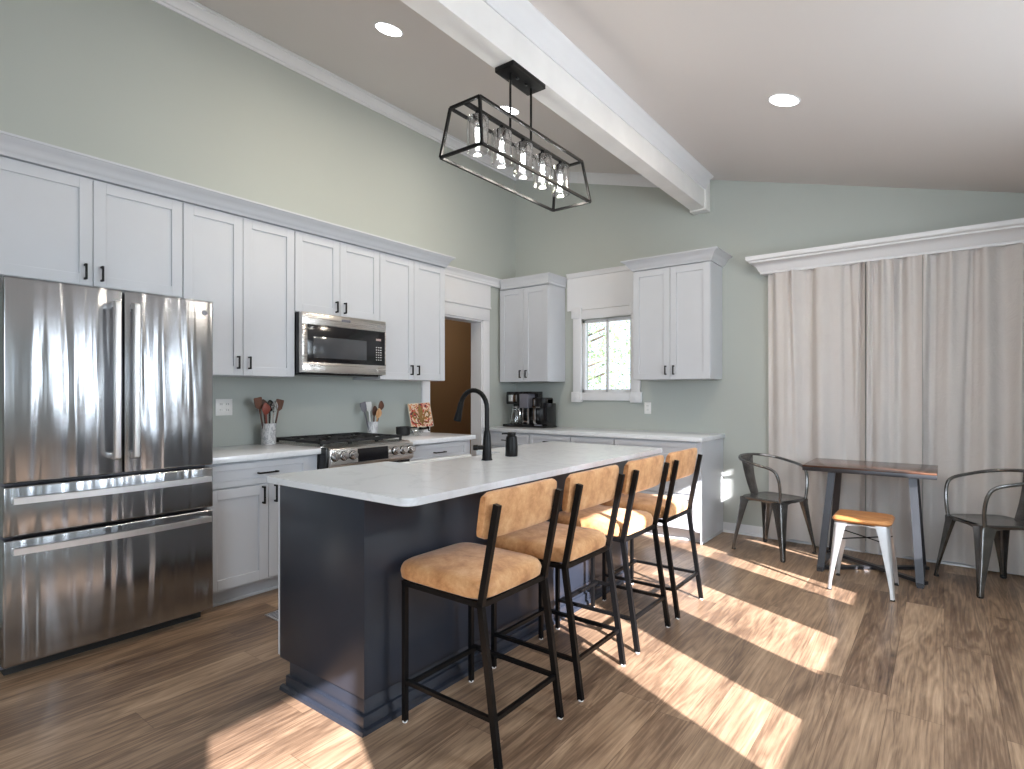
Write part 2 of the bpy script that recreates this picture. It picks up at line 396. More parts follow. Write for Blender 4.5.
# doorway casing, jamb, board and cornice above it
mb = MB()
cw = .105
mb.box((WL, DY1, 0), (WL + .022, DY1 + cw, DZ + .02), .003); mb.box((WL, DY0 - cw, 0), (WL + .022, DY0, DZ + .02), .003)
mb.box((WL, DY0 - cw, DZ), (WL + .026, DY1 + cw, DZ + .13), .003); mb.box((WL, DY0 - cw - .01, DZ + .13), (WL + .04, DY1 + cw + .01, DZ + .155), .004)
mb.box((WL - T - .001, DY1 - .018, 0), (WL + .002, DY1, DZ)); mb.box((WL - T - .001, DY0, 0), (WL + .002, DY0 + .018, DZ)); mb.box((WL - T - .001, DY0, DZ - .018), (WL + .002, DY1, DZ))
struct(mb, 'trim_5', M['trim'])
mb = MB(); mb.box((WL, 3.825, DZ + .155), (WL + .018, 4.91, 2.53), 0)
mb.prism([(WL + .018 + o, 2.50 + z) for o, z in crown_prof(.09, .055)], 'y', 3.82, WB)
mb.box((WL + .018, 4.91, 2.50), (WL, WB, 2.59))
struct(mb, 'trim_6', M['trim'])
# baseboard of the back wall right of the cabinets and of the right wall
mb = MB(); mb.box((-1.648, WB - .014, 0), (WR, WB, .09), .003); mb.prism([(WB - .014, 0), (WB - .03, 0), (WB - .027, .012), (WB - .014, .02)], 'x', -1.648, WR)
struct(mb, 'baseboard_back', M['trim'])
mb = MB(); mb.box((WR - .014, WF, 0), (WR, WB - .03, .09), .003); struct(mb, 'baseboard_right', M['trim'])

# ------------------------------------------------------------------ back window
mb = MB(); X0, X1 = -3.258, -2.465
mb.box((X0, WB - .03, 1.215), (X0 + .10, WB, 2.20), .004); mb.box((X1 - .10, WB - .03, 1.215), (X1, WB, 2.20), .004)
mb.box((X0, WB - .028, 2.10), (X1, WB, 2.20), .004); mb.box((X0, WB - .028, 1.215), (X1, WB, 1.30), .004)
for cx in (X0 + .045, X1 - .045):
    for cz in (1.25, 2.17): mb.box((cx - .062, WB - .042, cz - .055), (cx + .062, WB, cz + .055), .006)
    for cz in (1.25, 2.17): mb.lathe_ax([(.0, .0), (.034, 0), (.034, .004), (.02, .008), (0, .01)], (cx, WB - .041, cz), (0, -1, 0), 16)
win = struct(mb, 'window_1', M['trim'])
mb = MB(); fx0, fx1, fz0, fz1 = HX0, HX1, HZ0, HZ1; s = .035
for b in (((fx0, WB + .02, fz0), (fx0 + s, WB + .06, fz1)), ((fx1 - s, WB + .02, fz0), (fx1, WB + .06, fz1)), ((fx0, WB + .02, fz0), (fx1, WB + .06, fz0 + s)), ((fx0, WB + .02, fz1 - s), (fx1, WB + .06, fz1)), ((-2.876, WB + .02, fz0), (-2.852, WB + .055, fz1))): mb.box(b[0], b[1], .003)
mb.build('window_frame', M['trim'], win)
mb = MB(); mb.box((fx0 + .01, WB + .037, fz0 + .01), (fx1 - .01, WB + .041, fz1 - .01)); mb.build('pane', M['winglass'], win)
# white board panel above the window
mb = MB(); mb.box((-3.34, WB - .018, 2.205), (-2.39, WB, 2.57), 0); mb.prism([(WB - .018 - o, 2.565 + z) for o, z in crown_prof(.05, .025)], 'x', -3.34, -2.39)
struct(mb, 'trim_7', M['trim'])

# windows of the right wall (frames only seen in reflections)
for i, ((a, b), hd) in enumerate(zip(OPEN, HEADS)):
    mb = MB()
    mb.box((WR - .02, a - .08, SILL - .08), (WR, a, hd + .08), .003); mb.box((WR - .02, b, SILL - .08), (WR, b + .08, hd + .08), .003)
    mb.box((WR - .02, a - .08, hd), (WR, b + .08, hd + .08), .003); mb.box((WR - .03, a - .08, SILL - .03), (WR, b + .08, SILL), .003)
    struct(mb, 'window_%d' % (i + 2), M['trim'])

# ------------------------------------------------------------------ outside the back window: ground and tree
mb = MB(); mb.box((-30, -30, -.5), (30, 40, -.12)); struct(mb, 'ground', M['ground'])
tree = thing('leafy_tree', 'sunlit green tree seen through the small window over the counter', 'tree', (-6.3, 9.5, -.12))
mb = MB(); mb.tube([(-6.3, 9.5, -.12), (-6.25, 9.5, 1), (-6.35, 9.55, 2.2), (-6.2, 9.5, 3.4)], lambda t: .09 - .05 * t, 8, 3)
for k in range(9):
    a = random.uniform(0, 6.28); z = random.uniform(.9, 3); mb.tube([(-6.3, 9.5, z), (-6.3 + .5 * math.cos(a), 9.5 + .5 * math.sin(a), z + .35), (-6.3 + 1.1 * math.cos(a), 9.5 + 1.1 * math.sin(a), z + .6)], .02, 5, 2)
mb.build('trunk', M['bark'], tree)
mb = MB()
for k in range(3600):
    while True:
        p = Vector((random.uniform(-1, 1), random.uniform(-1, 1), random.uniform(-1, 1)))
        if p.length < 1: break
    c = Vector((-5.5 + p.x * 1.9, 9.5 + p.y * 1.2, 2.0 + p.z * 1.5)); u = Vector((random.gauss(0, 1), random.gauss(0, 1), random.gauss(0, 1))).normalized(); w = u.orthogonal().normalized(); L = random.uniform(.05, .10)
    mb.poly([tuple(c), tuple(c + u * L * .5 + w * L * .25), tuple(c + u * L), tuple(c + u * L * .5 - w * L * .25)], [(0, 1, 2, 3)])
fo = mb.build('foliage', M['leaf'], tree); fo['kind'] = 'stuff'

# ------------------------------------------------------------------ cabinets
FL = lambda plane: (lambda u, w, z: (plane + w, u, z))       # on the left wall: u=y, w outward (+x)
FB = lambda plane: (lambda u, w, z: (u, plane - w, z))       # on the back wall: u=x, w outward (-y)
FI = lambda plane: (lambda u, w, z: (plane - w, u, z))       # island side facing the range
def shaker(parent, F, u0, u1, z0, z1, name='door', rail=.06, t=.02, handle=None, hmat='black'):
    g = .0018; u0 += g; u1 -= g; z0 += g; z1 -= g
    mb = MB(); mb.f = F
    mb.box((u0, .001, z0), (u0 + rail, t, z1), .0012, 1); mb.box((u1 - rail, .001, z0), (u1, t, z1), .0012, 1)
    mb.box((u0 + rail, .001, z0), (u1 - rail, t, z0 + rail), .0012, 1); mb.box((u0 + rail, .001, z1 - rail), (u1 - rail, t, z1), .0012, 1)
    mb.box((u0 + rail - .004, .001, z0 + rail - .004), (u1 - rail + .004, t - .010, z1 - rail + .004))
    d = mb.build(name, M['cab'], parent)
    if handle:
        hu, hz, vert, L = handle; m = MB(); m.f = F; r = .005
        if vert:
            m.box((hu - r, t + .022, hz - L / 2), (hu + r, t + .034, hz + L / 2), .002); m.box((hu - r, t, hz - L / 2), (hu + r, t + .03, hz - L / 2 + .011), .001); m.box((hu - r, t, hz + L / 2 - .011), (hu + r, t + .03, hz + L / 2), .001)
        else:
            m.box((hu - L / 2, t + .022, hz - r), (hu + L / 2, t + .034, hz + r), .002); m.box((hu - L / 2, t, hz - r), (hu - L / 2 + .011, t + .03, hz + r), .001); m.box((hu + L / 2 - .011, t, hz - r), (hu + L / 2, t + .03, hz + r), .001)
        m.build('handle', M[hmat], d)
    return d
def cabinet(name, label, F, u0, u1, depth, z0, z1, doors, base=(0, 0, 0), toe=0, group=None, cat='cabinet'):
    t = thing(name, label, cat, base, group)
    mb = MB(); mb.f = F; mb.box((u0, -depth, z0 + (toe and .10)), (u1, 0, z1), .001, 1)
    if toe: mb.box((u0, -depth, 0), (u1, -.07, .105)); mb.box((u0, -.07, 0), (u1, -.058, .018), .004)
    mb.build('cabinet_body', M['cab'], t)
    for (a, b, c, d, nm, h) in doors: shaker(t, F, a, b, c, d, nm, handle=h, rail=.06 if nm == 'door' else .038)
    return t
PU = -3.733; F = FL(PU); DU = PU - WL - .003
ZT = 2.50; ub = 1.406
def pair(a, m, b, z0, z1, hz, L=.085, off=.038): return [(a, m, z0, z1, 'door', (m - off, hz, True, L)), (m, b, z0, z1, 'door', (m + off, hz, True, L))]
cabinet('wall_cabinet', 'short white shaker wall cabinet with two doors above the refrigerator', F, .607, 1.529, DU, 1.875, ZT, pair(.607, 1.068, 1.529, 1.875, 2.462, 1.948), (PU, 1.068, 1.875))
cabinet('wall_cabinet', 'tall white two-door wall cabinet between refrigerator and microwave', F, 1.531, 2.282, DU, ub, ZT, pair(1.531, 1.904, 2.282, ub, 2.462, 1.493), (PU, 1.9, ub))
cabinet('wall_cabinet', 'short white two-door wall cabinet directly above the microwave', F, 2.284, 3.054, DU, 1.88, ZT, pair(2.284, 2.665, 3.054, 1.88, 2.462, 1.95), (PU, 2.67, 1.88))
cabinet('wall_cabinet', 'tall white two-door wall cabinet between microwave and doorway', F, 3.056, 3.823, DU, ub, ZT, pair(3.056, 3.434, 3.823, ub, 2.462, 1.493), (PU, 3.4, ub))
# crown along the left uppers
mb = MB(); 
xf = PU + .022
mb.loft([[(WL, .3, 2.468 + z), (xf + o, .3, 2.468 + z), (xf + o, 3.825 + o * .6, 2.468 + z), (WL, 3.825 + o * .6, 2.468 + z)] for o, z in crown_prof(.092, .085)[:-1]], True, False)
mb.box((WL, .3, 1.88), (PU, .605, 2.5))
struct(mb, 'trim_8', M['cab'])

# back wall uppers
PB = 5.07; FBk = FB(PB); DB = WB - PB - .003
cabinet('wall_cabinet', 'white two-door corner wall cabinet above the coffee makers', FBk, WL + .022, -3.375, DB, 1.42, 2.49, [(-4.035, -3.70, 1.42, 2.462, 'door', (-3.74, 1.505, True, .085)), (-3.70, -3.377, 1.42, 2.462, 'door', (-3.66, 1.505, True, .085))], (-3.7, PB, 1.42))
cabinet('wall_cabinet', 'white two-door wall cabinet right of the small window', FBk, -2.388, -1.648, DB, 1.42, 2.49, [(-2.388, -2.018, 1.42, 2.462, 'door', (-2.056, 1.505, True, .085)), (-2.018, -1.65, 1.42, 2.462, 'door', (-1.98, 1.505, True, .085))], (-2.0, PB, 1.42))
def crown_box(name, xa, xb, left, right, h=.095, d=.09):
    mb = MB(); pr = crown_prof(h, d); yf = PB - .022
    rings = []
    for o, z in pr:
        rings.append([(xa - (o if left else 0), WB, 2.468 + z), (xa - (o if left else 0), yf - o, 2.468 + z), (xb + (o if right else 0), yf - o, 2.468 + z), (xb + (o if right else 0), WB, 2.468 + z)])
    mb.loft(rings[:-1], True, False); struct(mb, name, M['cab'])
crown_box('trim_9', WL + .064, -3.375, False, True, .112, .036); crown_box('trim_10', -2.388, -1.648, True, True)

# left base cabinets
PBASE = -3.433; FBs = FL(PBASE); DD = PBASE - WL - .003; ZC = .872
cabinet('base_cabinet', 'white base cabinet with one drawer over two doors beside the refrigerator', FBs, 1.535, 2.278, DD, 0, ZC,
        [(1.535, 2.20, .72, .862, 'drawer', (1.905, .79, False, .13)), (1.535, 1.915, .115, .714, 'door', (1.875, .65, True, .11)), (1.915, 2.276, .115, .714, 'door', (1.955, .65, True, .11))], (PBASE, 1.9, 0), 1)
cabinet('base_cabinet', 'white base cabinet with wide drawer between range and doorway', FBs, 3.062, 3.86, DD, 0, ZC,
        [(3.062, 3.80, .72, .862, 'drawer', (3.44, .79, False, .13)), (3.062, 3.43, .115, .714, 'door', (3.39, .65, True, .11)), (3.43, 3.80, .115, .714, 'door', (3.47, .65, True, .11))], (PBASE, 3.4, 0), 1)
for lab, a, b in (('white quartz worktop between refrigerator and range', 1.531, 2.281), ('short white quartz worktop between range and doorway', 3.06, 3.885)):
    mb = MB(); mb.box((WL + .002, a, ZC + .001), (-3.385, b, .912), .005); tag(mb.build('worktop', M['quartz'], None, (-3.7, a, ZC)), lab, 'worktop')
# back base run
PBB = 4.80; FBB = FB(PBB); D3 = WB - PBB - .003
t = cabinet('base_cabinet', 'white corner base cabinet on the back wall under the coffee makers', FBB, WL + .022, -3.43, D3, 0, ZC, [(-4.0, -3.44, .72, .862, 'drawer', (-3.72, .79, False, .12)), (-4.0, -3.44, .115, .714, 'door', None)], (-3.7, PBB, 0), 1)
cabinet('base_cabinet', 'white base cabinet right of the corner one on the back wall', FBB, -3.428, -2.93, D3, 0, ZC, [(-3.428, -2.932, .72, .862, 'drawer', (-3.18, .80, False, .12)), (-3.428, -2.932, .115, .714, 'door', (-2.97, .65, True, .11))], (-3.2, PBB, 0), 1)
cabinet('base_cabinet', 'white base cabinet under the small window', FBB, -2.928, -2.455, D3, 0, ZC, [(-2.928, -2.457, .72, .862, 'drawer', (-2.69, .80, False, .12)), (-2.928, -2.457, .115, .714, 'door', (-2.5, .65, True, .11))], (-2.7, PBB, 0), 1)
cabinet('base_cabinet', 'wide white end base cabinet by the curtained wall, with long drawer', FBB, -2.453, -1.65, D3, 0, ZC,
        [(-2.45, -1.67, .72, .862, 'drawer', (-2.06, .80, False, .12)), (-2.45, -1.67, .42, .714, 'drawer', (-2.06, .57, False, .12)), (-2.45, -1.67, .115, .414, 'drawer', (-2.06, .27, False, .12))], (-2.0, PBB, 0), 1)
mb = MB(); mb.box((-1.65, 4.80, 0), (-1.640, WB - .002, .875)); mb.box((-1.641, 4.80, 0), (-1.632, WB - .03, .02), .003); tag(mb.build('end_panel', M['cab'], None, (-1.645, 5.1, 0)), 'white end panel closing the back base cabinets near the metal armchair', 'panel')
mb = MB(); mb.box((WL + .024, 4.765, ZC + .004), (-1.622, WB - .002, .915), .005); tag(mb.build('worktop', M['quartz'], None, (-3, 5.1, ZC)), 'long white quartz worktop on the back wall under the window', 'worktop')

# ------------------------------------------------------------------ island
isl = thing('kitchen_island', 'dark navy grey kitchen island in the middle of the room', 'island', (-2.05, 2.5, 0))
IX0, IX1, IY0, IY1 = -2.345, -1.755, 1.368, 3.63
mb = MB(); mb.box((IX0, IY0, .115), (IX1, IY1, .884), .002); mb.box((IX0 + .08, IY0, 0), (IX1, IY1, .12), .001); mb.build('island_body', M['island'], isl)
mb = MB(); mb.box((IX0 + .07, IY0 - .014, 0), (IX1 + .014, IY1 + .014, .062), .004); mb.prism([(IX1 + .014, 0), (IX1 + .032, 0), (IX1 + .028, .014), (IX1 + .014, .02)], 'y', IY0 - .02, IY1 + .02)
mb.prism([(IY0 - .014, 0), (IY0 - .032, 0), (IY0 - .028, .014), (IY0 - .014, .02)], 'x', IX0 + .05, IX1 + .03)
mb.build('base_molding', M['island'], isl)
Fi = FI(IX0)
for a, b in ((IY0 + .002, 1.90), (1.90, 2.05), (2.8, 3.2), (3.2, IY1)): shaker(isl, Fi, a, b, .12, .868, 'door', handle=(a + .05, .75, True, .12))
for a, b in ((2.05, 2.425), (2.425, 2.80)): shaker(isl, Fi, a, b, .12, .64, 'door', handle=(2.425 + (.05 if a > 2.3 else -.05), .55, True, .12))
# island countertop with notch for the farmhouse sink, rounded corners
def rounded_poly(pts, r, seg=6):
    out = []; n = len(pts)
    for i in range(n):
        p0 = Vector(pts[i - 1]); p = Vector(pts[i][:2]); p1 = Vector(pts[(i + 1) % n][:2]); p0 = Vector(pts[i - 1][:2]); rr = pts[i][2] if len(pts[i]) > 2 else r
        if rr == 0: out.append(tuple(p)); continue
        a = (p0 - p).normalized(); b = (p1 - p).normalized(); s = p + a * rr; e = p + b * rr
        for k in range(seg + 1):
            t = k / seg; out.append(tuple((1 - t) ** 2 * s + 2 * t * (1 - t) * p + t * t * e))
    return out
mb = MB()
pts = rounded_poly([(-2.435, 1.35, .02), (-1.492, 1.35, .06), (-1.525, 3.70, .03), (-2.435, 3.70, .02), (-2.435, 2.80, .004), (-2.22, 2.80, .02), (-2.22, 2.05, .02), (-2.435, 2.05, .004)], .01)
mb.prism(pts, 'z', .8855, .9145); mb.build('island_countertop', M['quartz'], isl)
# sink (sits in the island)
snk = thing('farmhouse_sink', 'white farmhouse sink set into the edge of the island worktop', 'sink', (-2.3, 2.425, .65))
mb = MB(); a, b, c, d = -2.50, -2.22, 2.052, 2.798
mb.box((a, c, .65), (-2.47, d, .888), .006); mb.box((a, c, .65), (b + .03, d, .672), .004)
mb.box((b, c, .65), (b + .03, d, .872), .003); mb.box((a, c, .65), (b + .03, c + .025, .872), .003); mb.box((a, d - .025, .65), (b + .03, d, .872), .003)
mb.build('basin', M['ceramic'], snk)
mb = MB(); mb.lathe([(.0, .673), (.04, .673), (.04, .677), (.015, .675), (0, .675)], (-2.36, 2.425, 0)); mb.build('drain', M['chrome'], snk)
# faucet
fc = thing('kitchen_faucet', 'matte black gooseneck pull-down faucet on the island worktop', 'faucet', (-2.03, 2.425, .914))
mb = MB(); mb.lathe([(0, .9135), (.031, .9135), (.031, .919), (.027, .925), (.021, 1.05), (.017, 1.075), (.015, 1.08), (0, 1.08)], (-2.03, 2.425, 0)); mb.build('faucet_body', M['black'], fc)
mb = MB(); P = [(-2.03, 2.425, 1.07), (-2.03, 2.425, 1.20)]
R = .10
for k in range(13):
    an = PI * k / 12 * .90; P.append((-2.03 - R + R * math.cos(an), 2.425, 1.200 + R * math.sin(an) * 1.05))
mb.tube(P, .0135, 14); mb.build('spout', M['black'], fc)
e = Vector(P[-1]); dn = Vector((-.30, 0, -1)).normalized()
mb = MB(); mb.lathe_ax([(0, -.005), (.0145, -.005), (.0165, .01), (.017, .05), (.022, .10), (.022, .108), (0, .108)], e, dn, 20); mb.build('spray_head', M['black'], fc)
mb = MB(); mb.lathe_ax([(0, .015), (.013, .015), (.013, .05), (.016, .052), (.016, .075), (.013, .078), (0, .078)], (-2.03, 2.425, .985), (-.77, -.64, 0)); mb.build('lever_handle', M['black'], fc)
# soap dispenser
sp = thing('soap_dispenser', 'matte black soap dispenser bottle beside the faucet', 'soap dispenser', (-2.045, 2.67, .914))
mb = MB(); mb.lathe([(0, .9135), (.034, .9135), (.037, .918), (.037, .96), (.034, 1.02), (.030, 1.033), (.020, 1.038), (0, 1.038)], (-2.045, 2.67, 0)); mb.build('bottle', M['black'], sp)
mb = MB(); mb.lathe([(0, 1.037), (.024, 1.037), (.026, 1.041), (.026, 1.052), (.022, 1.056), (0, 1.056)], (-2.045, 2.67, 0)); mb.bar((-2.045, 2.67, 1.050), (-2.09, 2.633, 1.048), .016, .009); mb.build('pump', M['black'], sp)

# ------------------------------------------------------------------ refrigerator
fr = thing('refrigerator', 'large stainless steel French door refrigerator with two bottom drawers', 'refrigerator', (-3.65, 1.07, 0))
FY0, FY1, FXF = .618, 1.526, -3.310
mb = MB(); mb.box((-4.03, FY0 + .006, .03), (-3.395, FY1 - .006, 1.795), .006); mb.box((-3.42, FY0 + .03, 1.795), (-3.36, FY0 + .10, 1.812), .004); mb.box((-3.42, FY1 - .10, 1.795), (-3.36, FY1 - .03, 1.812), .004)
mb.build('fridge_body', M['greyplastic'], fr)
mb = MB(); mb.box((-4.03, FY0 + .02, 0), (-3.40, FY1 - .03, .05)); mb.build('toe_grille', M['rubber'], fr)
mid = 1.082
def fdoor(name, a, b, z0, z1):
    m = MB(); m.box((-3.388, a, z0), (FXF, b, z1), .009, 3); return m.build(name, M['steel'], fr)
d1 = fdoor('door', FY0, mid - .003, .882, 1.81); d2 = fdoor('door', mid + .003, FY1, .882, 1.81)
w1 = fdoor('drawer', FY0, FY1, .642, .868); w2 = fdoor('drawer', FY0, FY1, .062, .628)
for d, y in ((d1, mid - .042), (d2, mid + .042)):
    m = MB(); y0, y1 = y - .013, y + .013
    m.prism([(FXF + .028, .955), (FXF + .058, .965), (FXF + .060, 1.74), (FXF + .028, 1.75), (FXF + .034, 1.72), (FXF + .036, 1.0)], 'y', y0, y1, .003)
    m.box((FXF - .001, y0 + .002, .958), (FXF + .035, y1 - .002, .985), .002); m.box((FXF - .001, y0 + .002, 1.72), (FXF + .035, y1 - .002, 1.747), .002)
    m.build('handle', M['steel_bar'], d)
for d, z in ((w1, .808), (w2, .583)):
    m = MB(); n = 12; rings = []
    for k in range(n + 1):
        t = k / n; y = .645 + t * .848; bow = .052 + .022 * math.sin(PI * t); rings.append([(FXF + bow - .010, y, z - .016), (FXF + bow, y, z - .014), (FXF + bow, y, z + .014), (FXF + bow - .010, y, z + .016)])
    m.loft(rings); m.box((FXF - .001, .646, z - .013), (FXF + .05, .668, z + .013), .002); m.box((FXF - .001, 1.470, z - .013), (FXF + .05, 1.492, z + .013), .002)
    m.build('handle', M['steel_bar'], d)
m = MB(); m.lathe_ax([(0, 0), (.016, 0), (.016, .002), (.014, .003), (0, .003)], (FXF - .0005, 1.478, 1.742), (1, 0, 0), 24); bd = m.build('badge', M['greyplastic'], d2); bd['label'] = 'round monogram badge'
m = MB(); m.f = None
for k in range(24):
    a0 = 2 * PI * k / 24; a1 = 2 * PI * (k + 1) / 24; c = Vector((FXF + .003, 1.478, 1.742))
    m.bar(c + Vector((0, math.cos(a0), math.sin(a0))) * .0135, c + Vector((0, math.cos(a1), math.sin(a1))) * .0135, .0014)
m.build('badge_ring', M['chrome'], bd)
rotX = Matrix(((0, 0, 1, 0), (1, 0, 0, 0), (0, 1, 0, 0), (0, 0, 0, 1)))
text_into('badge_letters', 'GE', .015, M['chrome'], bd, Matrix.Translation((FXF + .0032, 1.478, 1.742)) @ rotX)

# ------------------------------------------------------------------ microwave
mw = thing('microwave', 'stainless over-the-range microwave with black glass door', 'microwave', (-3.85, 2.67, 1.43))
mx = -3.63
mb = MB(); mb.box((WL + .004, 2.288, 1.436), (mx - .045, 3.05, 1.876), .003); mb.box((WL + .06, 2.32, 1.424), (mx - .06, 3.02, 1.438)); mb.build('microwave_body', M['blackpl'], mw)
mb = MB(); F_ = FL(mx); mb.f = F_
mb.box((2.29, -.045, 1.44), (3.05, 0, 1.518), .004); mb.box((2.29, -.045, 1.786), (3.05, 0, 1.874), .004); mb.box((2.29, -.045, 1.51), (2.334, 0, 1.79), .003); mb.box((3.035, -.045, 1.51), (3.05, 0, 1.79), .003)
dd = mb.build('door', M['steel_range'], mw)
mb = MB(); mb.f = F_; mb.box((2.33, -.03, 1.515), (3.037, .002, 1.788), .002); gl = mb.build('glass_front', M['blackglass'], dd)
mb = MB(); mb.f = F_; mb.box((2.378, .001, 1.548), (2.852, .0032, 1.703), .001); mb.build('viewing_window', simple('grey_mesh_window', (.055, .058, .065, 1), .10, 0, spec=.8), mw)
cp = MB(); cp.f = F_
for r in range(6):
    for c in range(3): cp.box((2.945 + c * .022, .001, 1.655 - r * .020), (2.955 + c * .022, .003, 1.661 - r * .020))
cp.build('keypad', M['whiteplastic'], mw)
mb = MB(); mb.f = F_; mb.box((2.945, .001, 1.712), (2.995, .0032, 1.728)); mb.build('clock_display', M['screen'], mw)
mb = MB(); mb.f = F_; mb.box((2.62, -.001, 1.832), (2.70, .002, 1.850), .001); mb.build('badge', M['greyplastic'], mw)
mb = MB(); mb.f = F_; mb.box((2.955, -.001, 1.452), (3.042, .004, 1.500), .002); mb.build('open_button', M['steel_range'], mw)

# ------------------------------------------------------------------ range
rg = thing('gas_range', 'stainless slide-in gas range with black cast iron grates', 'range', (-3.7, 2.67, 0))
ry0, ry1 = 2.286, 3.052
mb = MB(); mb.box((WL + .01, ry0, .04), (-3.41, ry1, .905), .003); mb.box((-3.42, ry0 - .002, .70), (-3.335, ry0 + .014, .915), .002); mb.box((-3.42, ry0, .745), (-3.35, ry1, .775), .002); mb.box((WL + .05, ry0 + .03, 0), (-3.47, ry1 - .03, .05)); mb.build('range_body', M['blackpl'], rg)
mb = MB(); mb.box((WL + .012, ry0 - .003, .905), (-3.40, ry1 + .004, .922), .003); mb.build('cooktop', M['steel_range'], rg)
mb = MB(); mb.prism([(-3.43, .922), (-3.375, .922), (-3.315, .905), (-3.305, .795), (-3.325, .775), (-3.43, .775)], 'y', ry0 + .014, ry1 + .002, .003); pan = mb.build('control_panel', M['steel_range'], rg)
def pn(y, z, w): # point on slanted panel
    t = (.905 - z) / .11; return (-3.315 + .010 * t + w, y, z)
mb = MB(); mb.loft([[pn(2.525, .895, .002), pn(2.80, .895, .002), pn(2.80, .802, .002), pn(2.525, .802, .002)], [pn(2.525, .895, -.01), pn(2.80, .895, -.01), pn(2.80, .802, -.01), pn(2.525, .802, -.01)]], True, False); mb.build('display', M['blackglass'], rg)
for y in (2.334, 2.408, 2.482, 2.868, 2.945, 3.02):
    m = MB(); c = Vector(pn(y, .853, 0)); m.lathe_ax([(0, 0), (.029, 0), (.029, .008), (.024, .012), (.021, .038), (.018, .042), (0, .042)], c, (1, 0, .09), 22); kb = m.build('knob', M['chrome'], rg)
    m = MB(); m.lathe_ax([(0, 0), (.033, 0), (.033, .0045), (0, .0045)], c, (1, 0, .09), 22); m.build('bezel', M['blackpl'], kb)
mb = MB(); mb.box((-3.41, ry0 + .004, .22), (-3.345, ry1 - .004, .755), .006); od = mb.build('oven_door', M['steel_range'], rg)
mb = MB(); mb.box((-3.346, ry0 + .08, .33), (-3.342, ry1 - .08, .64), .001); mb.build('oven_window', M['blackglass'], od)
mb = MB(); mb.tube([(-3.285, ry0 + .05, .70), (-3.285, ry1 - .05, .70)], .012); mb.box((-3.35, ry0 + .06, .69), (-3.285, ry0 + .08, .71), .002); mb.box((-3.35, ry1 - .08, .69), (-3.285, ry1 - .06, .71), .002); mb.build('handle', M['steel_bar'], od)
mb = MB(); mb.box((-3.41, ry0 + .004, .06), (-3.35, ry1 - .004, .212), .005); mb.build('drawer', M['steel_range'], rg)
gx0, gx1 = -3.99, -3.43
for k in range(3):
    a = ry0 + .02 + k * .2425; b = a + .240; m = MB()
    for (p, q) in (((gx0, a), (gx1, a)), ((gx0, b), (gx1, b)), ((gx0, a), (gx0, b)), ((gx1, a), (gx1, b)), (((gx0 + gx1) / 2, a), ((gx0 + gx1) / 2, b))):
        m.box((min(p[0], q[0]) - .007, min(p[1], q[1]) - (.007 if p[1] == q[1] else -.0), .938), (max(p[0], q[0]) + .007, max(p[1], q[1]) + (.007 if p[1] == q[1] else 0), .958), .003)
    for cx in (gx0 + .14, gx1 - .14):
        m.box((cx - .10, (a + b) / 2 - .006, .940), (cx - .03, (a + b) / 2 + .006, .957), .002); m.box((cx + .03, (a + b) / 2 - .006, .940), (cx + .10, (a + b) / 2 + .006, .957), .002)
        m.box((cx - .006, a, .940), (cx + .006, a + .075, .957), .002); m.box((cx - .006, b - .075, .940), (cx + .006, b, .957), .002)
    for px in (gx0, gx1):
        for py in (a + .004, b - .004): m.box((px - .008, py - .008, .921), (px + .008, py + .008, .94), .002)
    m.build('grate', M['castiron'], rg)
    for cx in (gx0 + .14, gx1 - .14):
        m = MB(); m.lathe([(0, .9215), (.045, .9215), (.045, .928), (.034, .930), (.034, .936), (.028, .938), (0, .938)], (cx, (a + b) / 2, 0)); m.build('burner', M['castiron'], rg)

# ------------------------------------------------------------------ utensil crocks
def crock(cx, cy, label, r=.052, h=.155):
    m = MB(); z0 = .913
    m.lathe([(0, z0), (r, z0), (r, z0 + h), (r - .006, z0 + h), (r - .008, z0 + .01), (0, z0 + .01)], (cx, cy, 0), 28)
    return tag(m.build('utensil_crock', M['marble'], None, (cx, cy, z0)), label, 'crock')
crock(-3.96, 2.222, 'pale marble utensil crock left of the range'); crock(-3.97, 3.185, 'pale marble utensil crock right of the range', .046, .13)
def utensil(kind, name, label, base, top, mat, group):
    b = Vector(base); t = Vector(top); d = (t - b).normalized(); m = MB(); m.tube([tuple(b), tuple(t)], lambda s: .0055 + .001 * s, 8)
    side = Vector((0, 1, 0)); n = d.cross(side).normalized(); side = n.cross(d)
    if kind in ('spoon', 'ladle'):
        rings = []
        for k in range(9):
            s = k / 8; w = .032 * math.sin(PI * (.08 + .88 * s)) ** .7; c = t + d * (.085 * s - .005) - n * .010 * math.sin(PI * s); rings.append([tuple(c + side * w * math.cos(a) + n * .005 * math.sin(a)) for a in [2 * PI * i / 12 for i in range(12)]])
        m.loft(rings)
    elif kind == 'spatula':
        rings = []
        for s, w in ((0, .010), (.2, .026), (.6, .030), (.95, .030), (1, .026)): c = t + d * .085 * s; rings.append([tuple(c + side * w + n * .003), tuple(c - side * w + n * .003), tuple(c - side * w - n * .003), tuple(c + side * w - n * .003)])
        m.loft(rings)
    elif kind == 'whisk':
        for k in range(5):
            a = PI * k / 5; u = side * math.cos(a) + n * math.sin(a)
            m.tube([tuple(t), tuple(t + d * .05 + u * .022), tuple(t + d * .09), tuple(t + d * .05 - u * .022), tuple(t)], .0014, 5, 5)
    tag(m.build(name, mat, None, tuple(b)), label, name.replace('_', ' '), group)
c1 = (-3.96, 2.222); z0 = .93
gr1 = 'utensils in the crock left of the range'; gr2 = 'utensils in the crock right of the range'
